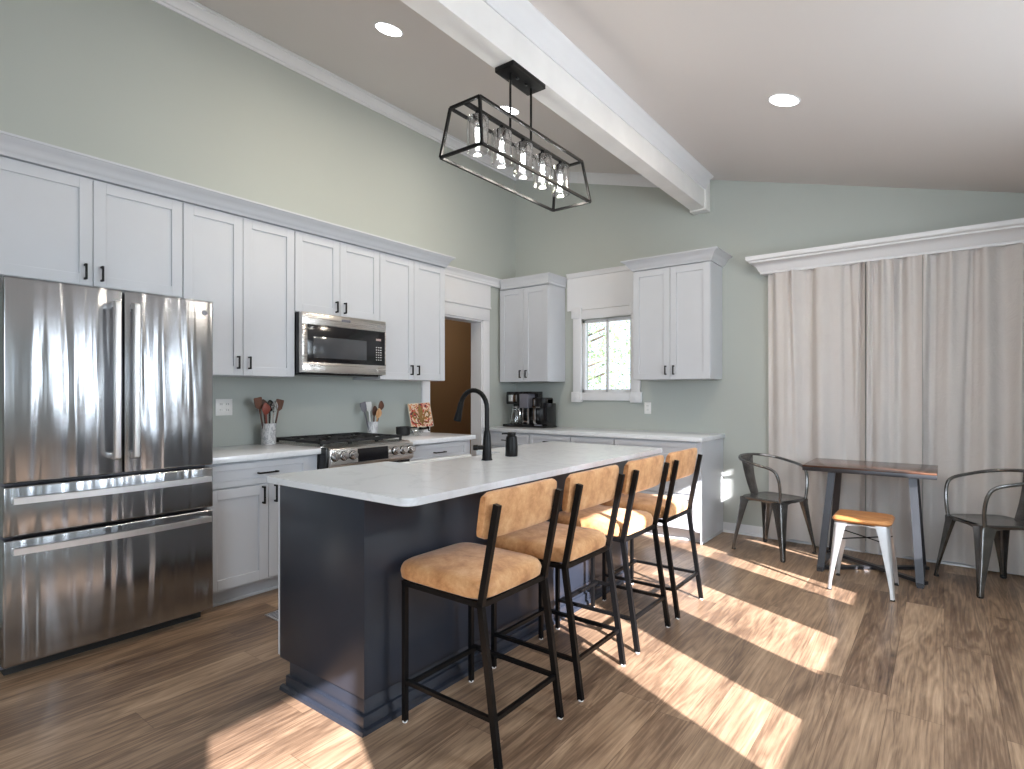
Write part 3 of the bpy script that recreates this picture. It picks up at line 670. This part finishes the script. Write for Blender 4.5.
for kind, nm, lb, dx, dy, h, mt in (('spatula', 'spatula', 'dark wooden spatula leaning furthest left in the left crock', .01, -.075, 1.175, 'spoon'),
    ('spoon', 'spoon', 'reddish brown spoon leaning left in the left crock', .035, -.04, 1.14, 'red'),
    ('spoon', 'spoon', 'dark wooden spoon standing behind the left crock\'s other tools', -.03, -.02, 1.165, 'spoon'),
    ('ladle', 'ladle', 'black ladle in the middle of the left crock', -.01, .015, 1.16, 'blackpl'),
    ('whisk', 'whisk', 'wire whisk standing in the middle of the left crock', .02, .03, 1.14, 'chrome'),
    ('spatula', 'spatula', 'brown spatula leaning furthest right in the left crock', .0, .075, 1.16, 'spoon')):
    utensil(kind, nm, lb, (c1[0] + dx * .35, c1[1] + dy * .35, z0), (c1[0] + dx, c1[1] + dy, h), M[mt], None)
c2 = (-3.97, 3.185)
for kind, nm, lb, dx, dy, h, mt in (('spatula', 'spatula', 'thin dark green spatula leaning left in the right crock', .0, -.085, 1.13, 'greyplastic'),
    ('spatula', 'spatula', 'white spatula standing upright in the right crock', -.02, -.02, 1.13, 'whiteplastic'),
    ('spoon', 'spoon', 'pale-rimmed wooden spoon in the front of the right crock', .03, .03, 1.08, 'spoon_light'),
    ('spoon', 'spoon', 'short dark wooden spoon in the right crock', .01, .01, 1.10, 'spoon'),
    ('spoon', 'spoon', 'tall dark wooden spoon leaning right in the right crock', .0, .08, 1.145, 'spoon')):
    utensil(kind, nm, lb, (c2[0] + dx * .35, c2[1] + dy * .35, z0), (c2[0] + dx, c2[1] + dy, h), M[mt], None)
# small black pot and glass bowl
m = MB(); m.lathe([(0, .9135), (.05, .9135), (.062, .925), (.066, .985), (.070, .988), (.064, .99), (.06, .93), (0, .92)], (-3.86, 3.44, 0), 24); pt = thing('small_black_pot', 'small black pot on the worktop right of the range', 'pot', (-3.86, 3.44, .913)); m.build('pot_bowl', M['castiron'], pt)
m = MB(); m.box((-3.86, 3.50, .972), (-3.85, 3.60, .984), .003); m.build('handle', M['blackpl'], pt)
m = MB(); m.lathe([(0, .9135), (.03, .9135), (.048, .935), (.055, .965), (.052, .965), (.045, .937), (.028, .918), (0, .918)], (-3.74, 3.50, 0), 24); tag(m.build('glass_bowl', M['glass'], None, (-3.74, 3.50, .913)), 'small clear glass bowl beside the black pot', 'bowl')
# art tile on easel
ta = thing('art_tile', 'square painted tile with a swirling red and orange floral motif on small easel', 'tile', (-3.93, 3.74, .99))
rot = Matrix.Translation((-3.93, 3.745, .968)) @ Matrix.Rotation(math.radians(-14), 4, 'Y') @ Matrix.Rotation(math.radians(-14), 4, 'Z')
def TF(mb, mt): mb.f = lambda x, y, z: tuple(mt @ Vector((x, y, z))); return mb
m = TF(MB(), rot); m.box((-.006, -.12, 0), (.006, .12, .235), .002); m.build('tile_slab', M['artcream'], ta)
m = TF(MB(), rot); m.box((.0055, -.115, .005), (.0075, .115, .23)); m.build('painted_face', M['art'], ta)
m = TF(MB(), rot)
m.loft([[(.008 + e, w * s1, z) for z, w in ((.02, .012), (.09, .008), (.12, .02), (.17, .026), (.222, .002)) for s1 in (1,)] + [(.008 + e, -w, z) for z, w in ((.222, .002), (.17, .026), (.12, .02), (.09, .008), (.02, .012))] for e in (0, .002)], True, False)
for s1 in (-1, 1):
    m.tube([(.010, s1 * .012, .05), (.010, s1 * .03, .11), (.010, s1 * .065, .15), (.010, s1 * .09, .12), (.010, s1 * .07, .09), (.010, s1 * .055, .105)], .007, 8, 5)
    m.tube([(.010, s1 * .010, .07), (.010, s1 * .04, .04), (.010, s1 * .075, .05)], .005, 8, 4)
m.box((.007, -.05, .078), (.012, .05, .092), .001)
m.build('painted_motif', M['artgold'], ta)
m = TF(MB(), rot); m.tube([(.012, -.04, .0), (.045, -.04, -.012), (.03, -.04, -.035), (.045, -.04, -.046)], .006, 6, 3); m.tube([(.012, .04, .0), (.045, .04, -.012), (.03, .04, -.035), (.045, .04, -.046)], .006, 6, 3); m.box((.0, -.05, -.022), (.028, .05, -.006), .002); m.tube([(-.01, 0, -.01), (-.09, 0, -.06)], .005, 6); m.tube([(-.01, 0, -.01), (-.015, 0, .12)], .005, 6)
ea = m.build('display_easel', M['black'], None, (-3.93, 3.74, .915)); tag(ea, 'small black display easel holding the painted tile', 'easel')

# ------------------------------------------------------------------ coffee makers
cm = thing('coffee_maker', 'black drip coffee maker with glass carafe, left of the pair', 'coffee maker', (-3.86, 5.17, .916))
cx0, cx1, cy0, cy1 = -3.95, -3.60, 5.06, 5.28
mb = MB(); mb.box((cx0 - .03, cy0 - .03, .9155), (cx1, cy1, .945), .006); mb.box((cx0, cy1 - .09, .94), (cx1, cy1, 1.29), .008); mb.box((cx0, cy0, 1.17), (cx0 + .20, cy1, 1.31), .008); mb.box((cx0 + .19, cy0 + .01, 1.285), (cx1, cy1, 1.312), .005); mb.build('coffee_maker_body', M['blackpl'], cm)
mb = MB(); mb.box((cx0 + .035, cy0 - .004, 1.20), (cx0 + .15, cy0 + .002, 1.275), .002); mb.build('front_plate', M['chrome'], cm)
mb = MB(); mb.box((cx0 + .19, cy0 - .01, 1.13), (cx1 - .045, cy1 - .04, 1.285), .006); mb.build('water_tank', M['greyplastic'], cm)
mb = MB(); mb.lathe([(0, .947), (.06, .947), (.068, .97), (.066, 1.03), (.045, 1.10), (.048, 1.13), (.045, 1.13), (.042, 1.10), (.062, 1.03), (.064, .972), (0, .951)], (cx0 + .10, cy0 + .05, 0)); ca = mb.build('carafe', M['glass'], cm)
mb = MB(); mb.tube([(cx0 + .145, cy0 + .02, 1.12), (cx0 + .19, cy0 - .005, 1.10), (cx0 + .19, cy0 - .005, 1.01), (cx0 + .16, cy0 + .01, .985)], .008, 8, 3); mb.lathe([(0, 1.128), (.048, 1.128), (.045, 1.142), (0, 1.145)], (cx0 + .10, cy0 + .05, 0)); mb.build('handle', M['chrome'], ca)
mb = MB(); mb.box((cx0 + .21, cy0 + .02, .945), (cx0 + .222, cy0 + .03, 1.13), .002); mb.box((cx0 + .285, cy0 + .01, .945), (cx0 + .31, cy0 + .03, 1.13), .003); mb.box((cx0 + .21, cy0 + .02, .97), (cx0 + .30, cy0 + .028, .985), .002); mb.build('steel_trim', M['chrome'], cm)
cs = thing('coffee_maker', 'smaller black single-serve coffee maker, right of the pair', 'coffee maker', (-3.49, 5.17, .916))
mb = MB(); mb.box((-3.60, 5.03, .9155), (-3.40, 5.27, .937), .008); mb.box((-3.59, 5.15, .93), (-3.45, 5.27, 1.235), .010); mb.box((-3.59, 5.05, 1.13), (-3.45, 5.27, 1.245), .014); mb.build('coffee_maker_body', M['blackpl'], cs)
mb = MB(); mb.box((-3.455, 5.08, .93), (-3.405, 5.26, 1.185), .012); mb.build('water_tank', M['blackglass'], cs)
mb = MB(); mb.box((-3.565, 5.043, 1.155), (-3.545, 5.052, 1.225), .002); mb.box((-3.59, 5.044, 1.135), (-3.48, 5.051, 1.145), .001); mb.box((-3.59, 5.075, .95), (-3.555, 5.15, 1.13), .004); mb.build('steel_trim', M['chrome'], cs)
mb = MB(); mb.lathe([(0, .937), (.045, .937), (.045, .946), (0, .947)], (-3.53, 5.09, 0)); mb.build('drip_tray', M['greyplastic'], cs)

# ------------------------------------------------------------------ outlets
def plate(F, u, z, w, h, label, gangs, loc):
    t = thing('wall_outlet', label, 'outlet', loc); m = MB(); m.f = F; m.box((u - w / 2, .0005, z - h / 2), (u + w / 2, .007, z + h / 2), .002); m.build('cover_plate', M['whiteplastic'], t)
    for k in range(gangs):
        cu = u + (k - (gangs - 1) / 2) * .046; m = MB(); m.f = F
        for s in (-1, 1): m.box((cu - .015, .006, z + s * .021 - .014), (cu + .015, .0085, z + s * .021 + .014), .003)
        r = m.build('receptacle', M['whiteplastic'], t)
        m = MB(); m.f = F
        for s in (-1, 1):
            m.box((cu - .0075, .0082, z + s * .021 - .004), (cu - .005, .009, z + s * .021 + .006)); m.box((cu + .005, .0082, z + s * .021 - .004), (cu + .0075, .009, z + s * .021 + .006))
        m.build('socket_slots', M['blackpl'], r)
plate(FL(WL), 1.95, 1.19, .118, .118, 'white two-gang outlet plate beside the refrigerator', 2, (WL, 1.95, 1.19))
plate(FB(WB), -2.39, 1.142, .072, .117, 'white outlet on the back wall below the window', 1, (-2.39, WB, 1.142))

# floor register beside island
fg = thing('floor_register', 'small metal floor register on the floor left of the island', 'floor vent', (-3.0, 1.85, 0))
m = MB(); m.box((-3.13, 1.73, 0), (-2.85, 1.83, .006), .002); m.build('register_frame', M['steel_bar'], fg)
m = MB()
for k in range(14): m.box((-3.115 + k * .019, 1.742, .0055), (-3.107 + k * .019, 1.818, .0075))
m.build('louvers', M['greyplastic'], fg)

# ------------------------------------------------------------------ recessed ceiling lights
def canlight(x, y, label):
    t = thing('recessed_light', label, 'ceiling light', (x, y, CZ(x))); n = Vector((-.273, 0, -1)).normalized(); c = Vector((x, y, CZ(x)))
    m = MB(); m.lathe_ax([(.080, -.001), (.094, -.001), (.092, .003), (.083, .004), (.080, .002)], c, n, 32); m.build('trim_ring', M['trim'], t)
    m = MB(); m.lathe_ax([(0, 0), (.081, 0), (.081, .004), (.06, .008), (0, .010)], c, n, 32); m.build('diffuser', M['led'], t)
    l = bpy.data.lights.new('recessed_lamp', 'AREA'); o = bpy.data.objects.new('recessed_lamp', l); C.objects.link(o); l.shape = 'DISK'; l.size = .12; l.energy = 13; l.color = (1, .86, .68); o.location = c + n * .018; o.rotation_euler = n.to_track_quat('-Z', 'Y').to_euler()
canlight(-2.80, 2.375, 'round lit recessed ceiling light nearest the left wall crown, top of the view')
canlight(-2.826, 3.656, 'round lit recessed ceiling light seen behind the pendant rods')
canlight(-.76, 3.673, 'round lit recessed ceiling light on the right side of the beam')

# ------------------------------------------------------------------ linear pendant
PX, PY = -1.835, 2.50
pd = thing('linear_pendant_light', 'black open-frame linear pendant with five clear glass shades hanging from the beam', 'pendant light', (PX, PY, 3.02))
m = MB(); m.box((PX - .062, 2.33, 2.992), (PX + .062, 2.63, 3.019), .003); cano = m.build('canopy', M['black'], pd)
m = MB()
for y in (2.44, 2.52): m.lathe_ax([(0, 0), (.008, 0), (.008, .006), (0, .008)], (PX + .005, y, 2.992), (0, 0, -1), 12)
m.build('screw', M['blackpl'], cano)
for y in (2.385, 2.575): m = MB(); m.tube([(PX, y, 2.995), (PX, y, 2.69)], .0065, 10); m.build('rod', M['black'], pd)
zt_, zb_ = 2.69, 2.447; tw, tl, bw, bl = .095, .475, .133, .505; s = .013
m = MB(); tp = [Vector((PX + a * tw, PY + b * tl, zt_)) for a, b in ((-1, -1), (1, -1), (1, 1), (-1, 1))]; bt = [Vector((PX + a * bw, PY + b * bl, zb_)) for a, b in ((-1, -1), (1, -1), (1, 1), (-1, 1))]
for i in range(4): m.bar(tp[i], tp[(i + 1) % 4], s); m.bar(bt[i], bt[(i + 1) % 4], s); m.bar(tp[i], bt[i], s)
m.bar((PX, PY - tl, zt_), (PX, PY + tl, zt_), .024, .013)
m.build('frame', M['black'], pd)
for k in range(5):
    y = PY + (k - 2) * .19
    m = MB(); m.lathe([(0, 2.685), (.012, 2.685), (.012, 2.668), (.024, 2.664), (.024, 2.628), (.02, 2.624), (0, 2.624)], (PX, y, 0), 20); so = m.build('socket', M['black'], pd)
    m = MB(); m.lathe([(.02, 2.652), (.051, 2.650), (.054, 2.645), (.054, 2.485), (.0515, 2.485), (.0515, 2.643), (.02, 2.648)], (PX, y, 0), 28); m.build('glass_shade', M['glass'], so)
    m = MB(); m.lathe([(0, 2.624), (.012, 2.622), (.015, 2.60), (.022, 2.575), (.024, 2.555), (.018, 2.53), (.006, 2.518), (0, 2.517)], (PX, y, 0), 16); m.build('bulb', M['glass'], so)
    m = MB()
    for a in range(4): m.tube([(PX + .010 * math.cos(a * PI / 2), y + .010 * math.sin(a * PI / 2), 2.60), (PX + .006 * math.cos(a * PI / 2), y + .006 * math.sin(a * PI / 2), 2.535)], .0028, 6)
    m.build('filament', M['bulb'], so)
    l = bpy.data.lights.new('pendant_bulb', 'POINT'); o = bpy.data.objects.new('pendant_bulb', l); C.objects.link(o); o.location = (PX, y, 2.50); l.energy = 3; l.shadow_soft_size = .02; l.color = (1, .93, .82)

# ------------------------------------------------------------------ valance and curtains
vy0 = WB - .002
m = MB(); pr = [(.0, 0), (.10, 0), (.105, .02), (.112, .025), (.125, .055), (.15, .085), (.175, .095), (.178, .108), (.195, .115), (.20, .125), (.20, .15), (0, .15)]
rings = []
VL = -1.29
for o, z in pr:
    fl = max(0, o - .10); rings.append([(VL - fl, vy0, 2.34 + z), (VL - fl, vy0 - o, 2.34 + z), (WR - .01, vy0 - o, 2.34 + z), (WR - .01, vy0, 2.34 + z)])
rings = rings[1:-1]
m.loft(rings, True, False); tag(m.build('curtain_valance', M['trim'], None, (-.1, WB, 2.34)), 'long white crown-shaped wooden valance above the curtains', 'valance')

def curtain(xa, xb, seed, label, y0=5.315, amp=.052, ztop=2.34, zbot=.025, lean=0, nf=9):
    rnd = random.Random(seed); N = max(30, int((xb - xa) * 150)); K = 30; rows = []
    ph = [rnd.uniform(0, 6.28) for _ in range(6)]; ctr = sorted(rnd.uniform(.03, .97) for _ in range(nf)); wd = [rnd.uniform(.010, .026) for _ in ctr]; am = [rnd.uniform(.5, 1.2) for _ in ctr]; dr = [rnd.uniform(-.05, .05) for _ in ctr]
    th = .004; front = []; back = []
    for k in range(K + 1):
        t = k / K; z = ztop + (zbot - ztop) * t; rf = []; rb = []
        for i in range(N + 1):
            s = i / N; x = xa + (xb - xa) * s + lean * t * (1 - s)
            y = .42 * amp * math.sin(s * (xb - xa) * 21 + ph[0] + .6 * t) + .30 * amp * math.sin(s * (xb - xa) * 35 + ph[1] - t)
            for c, w, a, d in zip(ctr, wd, am, dr):
                w2 = (w * (1 + 2.0 * t)) / max(xb - xa, .4); q = (s - c - d * t) / w2
                y += amp * a * math.exp(-q * q) * (1 - .45 * t) * (-1 if a < .8 else 1)
            y += .006 * math.sin(9 * s * (xb - xa) * (1 + t) + ph[2]) * t
            y = min(max(y, -.075), .05); zz = z + (.012 * math.sin(s * 14 + ph[3]) * t)
            rf.append((x, y0 + y, zz)); rb.append((x, y0 + y + th, zz))
        front.append(rf); back.append(rb)
    m = MB(); vs = [p for r in front for p in r] + [p for r in back for p in r]; n = N + 1; o = n * (K + 1); fs = []
    for k in range(K):
        for i in range(N): fs.append((k * n + i, k * n + i + 1, (k + 1) * n + i + 1, (k + 1) * n + i)); fs.append((o + k * n + i, o + (k + 1) * n + i, o + (k + 1) * n + i + 1, o + k * n + i + 1))
    for i in range(N): fs.append((i, o + i, o + i + 1, i + 1)); fs.append((K * n + i, K * n + i + 1, o + K * n + i + 1, o + K * n + i))
    for k in range(K):
        for i in (0, N): fs.append((k * n + i, (k + 1) * n + i, o + (k + 1) * n + i, o + k * n + i))
    m.poly(vs, fs, True); return tag(m.build('curtain', M['curtain'], None, ((xa + xb) / 2, y0, zbot), angle=80), label, 'curtain')
curtain(-1.235, -.50, 3, 'cream curtain panel at the left end, behind the left metal armchair', nf=8)
curtain(-.497, -.13, 11, 'cream curtain panel hanging in the middle behind the small table', nf=6, y0=5.31)
curtain(-.127, WR - .03, 5, 'wide cream curtain panel at the right, behind the right metal armchair', nf=12, y0=5.315)

# ------------------------------------------------------------------ bar stools (front towards -x)
def cushion(m, x0, x1, y0, y1, z0, z1, crown=.012, r=.035, n=10):
    """soft rounded pad: grid top with crown, rounded sides"""
    rings = []
    def ring(ins, z, k=28):
        pts = []; cx, cy = (x0 + x1) / 2, (y0 + y1) / 2; hx, hy = (x1 - x0) / 2 - ins, (y1 - y0) / 2 - ins
        for i in range(k):
            a = 2 * PI * i / k; c, s_ = math.cos(a), math.sin(a); e = .28
            pts.append((cx + hx * math.copysign(abs(c) ** e, c), cy + hy * math.copysign(abs(s_) ** e, s_), z))
        return pts
    rings.append(ring(.10, z0)); rings.append(ring(.008, z0)); rings.append(ring(0, z0 + .006)); h = z1 - z0
    for ins, fz in ((-.004, .45), (0, .68), (.006, .84), (.018, .95), (.045, 1.0)): rings.append(ring(ins, z0 + h * fz))
    rings.append(ring(.09, z1 + crown * .7)); rings.append(ring(.15, z1 + crown))
    m.loft(rings)
def make_barstool():
    t = thing('bar_stool', '', 'bar stool')
    hy = .195; s = .019
    m = MB(); cushion(m, -.286, .165, -.205, .205, .556, .628, .014); m.build('seat', M['leather'], t)
    # back pad: curved, behind the seat, leaning
    m = MB(); rings = []; K = 16; W = .224
    for k in range(K + 1):
        f = k / K * 2 - 1; y = f * W; bow = .010 * (f * f); e = (1 - abs(f) ** 10) ** .5; hh = .076 + .014 * e - .004; th = .013 + .009 * e
        r = []
        for i in range(16):
            a = 2 * PI * i / 16; ca, sa = math.cos(a), math.sin(a); zz = math.copysign(abs(sa) ** .35, sa) * hh; xx = math.copysign(abs(ca) ** .6, ca) * th
            r.append((.190 - bow + xx + zz * .15, y, .862 + zz))
        rings.append(r)
    m.loft(rings); m.build('backrest', M['leather'], t)
    m = MB()
    m.bar((-.245, -hy, .545), (.165, -hy, .545), s); m.bar((-.245, hy, .545), (.165, hy, .545), s); m.bar((-.235, -hy, .545), (-.235, hy, .545), s); m.bar((.155, -hy, .545), (.155, hy, .545), s)
    m.build('seat_frame', M['black'], t)
    for sy in (-1, 1):
        m = MB(); m.bar((-.235, sy * hy, .004), (-.235, sy * hy, .545), s, s, (1, 0, 0)); l = m.build('leg', M['black'], t)
        m = MB(); m.lathe([(0, 0), (.011, 0), (.011, .007), (0, .007)], (-.235, sy * hy, 0), 12); m.build('foot_pad', M['paper'], l)
        m = MB(); m.bar((.235, sy * hy, .004), (.155, sy * hy, .548), s, .024, (1, 0, 0)); l = m.build('leg', M['black'], t)
        m = MB(); m.lathe([(0, 0), (.011, 0), (.011, .007), (0, .007)], (.235, sy * hy, 0), 12); m.build('foot_pad', M['paper'], l)
        m = MB(); m.bar((.155, sy * hy, .538), (.230, sy * hy, .905), s, .024, (1, 0, 0)); m.build('back_post', M['black'], t)
        m = MB(); m.bar((-.235, sy * hy, .160), (.211, sy * hy, .160), .016); m.build('side_rail', M['black'], t)
    m = MB(); m.bar((-.205, -hy, .160), (-.205, hy, .160), .016); m.build('foot_rest', M['black'], t)
    m = MB(); m.bar((.211, -hy, .160), (.211, hy, .160), .016); m.build('rear_rail', M['black'], t)
    return t
st0 = make_barstool()
for i, (y, lab) in enumerate(((1.70, 'tan leather bar stool nearest the camera, wholly in shade'), (2.25, 'tan leather bar stool second from the camera along the island'),
                              (2.80, 'tan leather bar stool third along the island, seat lit by sun'), (3.335, 'tan leather bar stool at the far end of the island'))):
    o = st0 if i == 0 else copy_tree(st0)
    o.location = (-1.443, y, 0); o['label'] = lab; o['group'] = 'tan bar stools along the island'
    if i: o['category'] = 'bar stool'

# ------------------------------------------------------------------ small table
tb = thing('bistro_table', 'small dark wood table with slanted steel legs in front of the curtains', 'table', (-.44, 4.95, 0))
TX0, TX1, TY0, TY1 = -.84, -.035, 4.66, 5.23
m = MB(); m.box((TX0, TY0, .744), (TX1, TY1, .757), .003); m.build('tabletop', M['walnut'], tb)
m = MB(); m.box((TX0 + .001, TY0 + .001, .716), (TX1 - .001, TY1 - .001, .7445), .002); m.build('table_apron', M['tablemetal'], tb)
for sx, xf, xt in ((-1, -.715, -.655), (1, -.125, -.17)):
    w, th = .046, .014
    m = MB()
    yf0, yf1, yt0, yt1 = 4.63, 5.17, 4.74, 5.08
    m.bar((xf, yf0, .006), (xt, yt0, .716), w, .024, (0, 1, 0)); lg = m.build('leg', M['tablemetal'], tb)
    m = MB(); m.bar((xf, yf1, .006), (xt, yt1, .716), w, .024, (0, 1, 0)); m.build('leg', M['tablemetal'], tb)
    m = MB(); m.bar((xf, yf0 - .03, .013), (xf, yf1 + .03, .013), w * .8, .026); m.build('foot_bar', M['tablemetal'], tb)
m = MB(); m.bar((-.735, 4.66, .013), (-.095, 5.14, .013), .04, .022); m.build('cross_brace', M['tablemetal'], tb)
m = MB(); m.bar((-.735, 5.14, .0245), (-.095, 4.66, .0245), .04, .022); m.build('cross_brace', M['tablemetal'], tb)

# ------------------------------------------------------------------ pressed metal legs shared by stool and chairs
def sheet_leg(m, top, foot, sx, sy, wt=.085, wb=.026):
    """V-section tapered leg opening inward; sx,sy = outward signs"""
    rings = []
    for k in range(9):
        f = k / 8; c = Vector(top).lerp(Vector(foot), f); w = wt + (wb - wt) * min(1, f * 1.15) ** .8; t_ = .004; r = min(.02, w * .4); z = c.z
        outer = [(-w, 0)] + [(-r + r * math.sin(a), -r + r * math.cos(a)) for a in [PI / 2 * j / 5 for j in range(6)]] + [(0, -w)]
        inner = [(-t_, -w)] + [(-t_ - (r - t_) + (r - t_) * math.cos(a), -t_ - (r - t_) + (r - t_) * math.sin(a)) for a in [PI / 2 * j / 5 for j in range(6)]] + [(-w, -t_)]
        rings.append([(c.x + sx * p, c.y + sy * q, z) for p, q in outer + inner])
    m.loft(rings)
def skirt(m, hx, hy, z1, z0, arch):
    for (p, q) in (((-hx, -hy), (hx, -hy)), ((hx, -hy), (hx, hy)), ((hx, hy), (-hx, hy)), ((-hx, hy), (-hx, -hy))):
        n = 14; d = Vector((q[0] - p[0], q[1] - p[1])); nn = Vector((-d.y, d.x)).normalized() * .003; a = []; b = []
        for i in range(n + 1):
            f = i / n; zz = z0 + (arch) * (math.sin(PI * f) ** .5 if 0 < f < 1 else 0); x = p[0] + d.x * f; y = p[1] + d.y * f; a.append((x, y, zz)); b.append((x, y, z1))
        rings = [a + b[::-1], [(x + nn.x, y + nn.y, z) for x, y, z in a + b[::-1]]]
        m.loft(rings, True, False)
# white metal stool with wooden seat
ws = thing('low_stool', 'silver metal stool with honey wood seat in front of the small table', 'stool', (0, 0, 0))
m = MB(); cushion(m, -.165, .165, -.165, .165, .448, .482, .0, .02); m.build('seat', M['honey'], ws)
m = MB(); skirt(m, .150, .150, .448, .385, .05); m.box((-.150, -.150, .440), (.150, .150, .449)); m.build('seat_frame', M['whitemetal'], ws)
for sx in (-1, 1):
    for sy in (-1, 1):
        m = MB(); sheet_leg(m, (sx * .152, sy * .152, .447), (sx * .185, sy * .195, .008), sx, sy, .075, .024); l = m.build('leg', M['whitemetal'], ws)
        m = MB(); m.box((sx * .184, sy * .194, 0), (sx * .160, sy * .170, .012), .002); m.build('rubber_foot', M['rubber'], l)
m = MB(); m.tube([(-.15, -.15, .33), (.15, .15, .33)], .004, 6); m.tube([(-.15, .15, .338), (.15, -.15, .338)], .004, 6); m.build('cross_wire', M['black'], ws)
ws.location = (-.425, 4.40, 0)

# metal armchairs, facing +x locally
def make_armchair():
    t = thing('metal_armchair', '', 'chair')
    m = MB(); rings = []; k = 32
    def ring(hx, hy, z, e=.35): return [(hx * math.copysign(abs(math.cos(2 * PI * i / k)) ** e, math.cos(2 * PI * i / k)), hy * math.copysign(abs(math.sin(2 * PI * i / k)) ** e, math.sin(2 * PI * i / k)), z) for i in range(k)]
    rings = [ring(.185, .185, .425), ring(.19, .19, .442), ring(.182, .182, .450), ring(.165, .165, .446), ring(.08, .08, .441)]
    m.loft(rings); m.build('seat', M['gunmetal'], t)
    m = MB(); skirt(m, .182, .182, .44, .375, .052); m.build('seat_skirt', M['gunmetal'], t)
    for sx in (-1, 1):
        for sy in (-1, 1):
            m = MB(); sheet_leg(m, (sx * .184, sy * .184, .436), (sx * .230, sy * .230, .008), sx, sy, .088, .028); l = m.build('leg', M['gunmetal'], t)
            m = MB(); m.box((sx * .229, sy * .229, 0), (sx * .204, sy * .204, .014), .003); m.build('rubber_foot', M['rubber'], l)
    P = [(.165, -.178, .44), (.172, -.186, .54), (.160, -.200, .64), (.115, -.215, .695), (-.02, -.235, .725), (-.14, -.218, .748), (-.225, -.12, .765), (-.245, 0, .770)]
    P = P + [(x, -y, z) for x, y, z in P[-2::-1]]
    m = MB(); m.tube(P, .0115, 10, 6); m.build('arm_hoop', M['gunmetal'], t)
    m = MB(); rings = []
    for f in range(7):
        s_ = f / 6; x = -.165 - .078 * s_ - .012 * math.sin(PI * s_); z = .44 + .325 * s_; w = .05 + .028 * s_; rings.append([(x + (.006 * math.cos(q * PI / 2)) - .004, w * q, z) for q in (-1, -.5, 0, .5, 1)] + [(x + (.006 * math.cos(q * PI / 2)), w * q, z) for q in (1, .5, 0, -.5, -1)])
    m.loft(rings); m.build('backrest', M['gunmetal'], t)
    return t
a1 = make_armchair(); a2 = copy_tree(a1)
a1.location = (-1.105, 4.96, 0); a1.rotation_euler = (0, 0, math.radians(-20)); a1['label'] = 'gunmetal metal armchair left of the small table, below the curtain edge'
a2.location = (.255, 4.91, 0); a2.rotation_euler = (0, 0, math.radians(211)); a2['label'] = 'gunmetal metal armchair right of the small table, cut off by the picture edge'
for a in (a1, a2): a['group'] = 'metal armchairs at the small table'; a['category'] = 'chair'
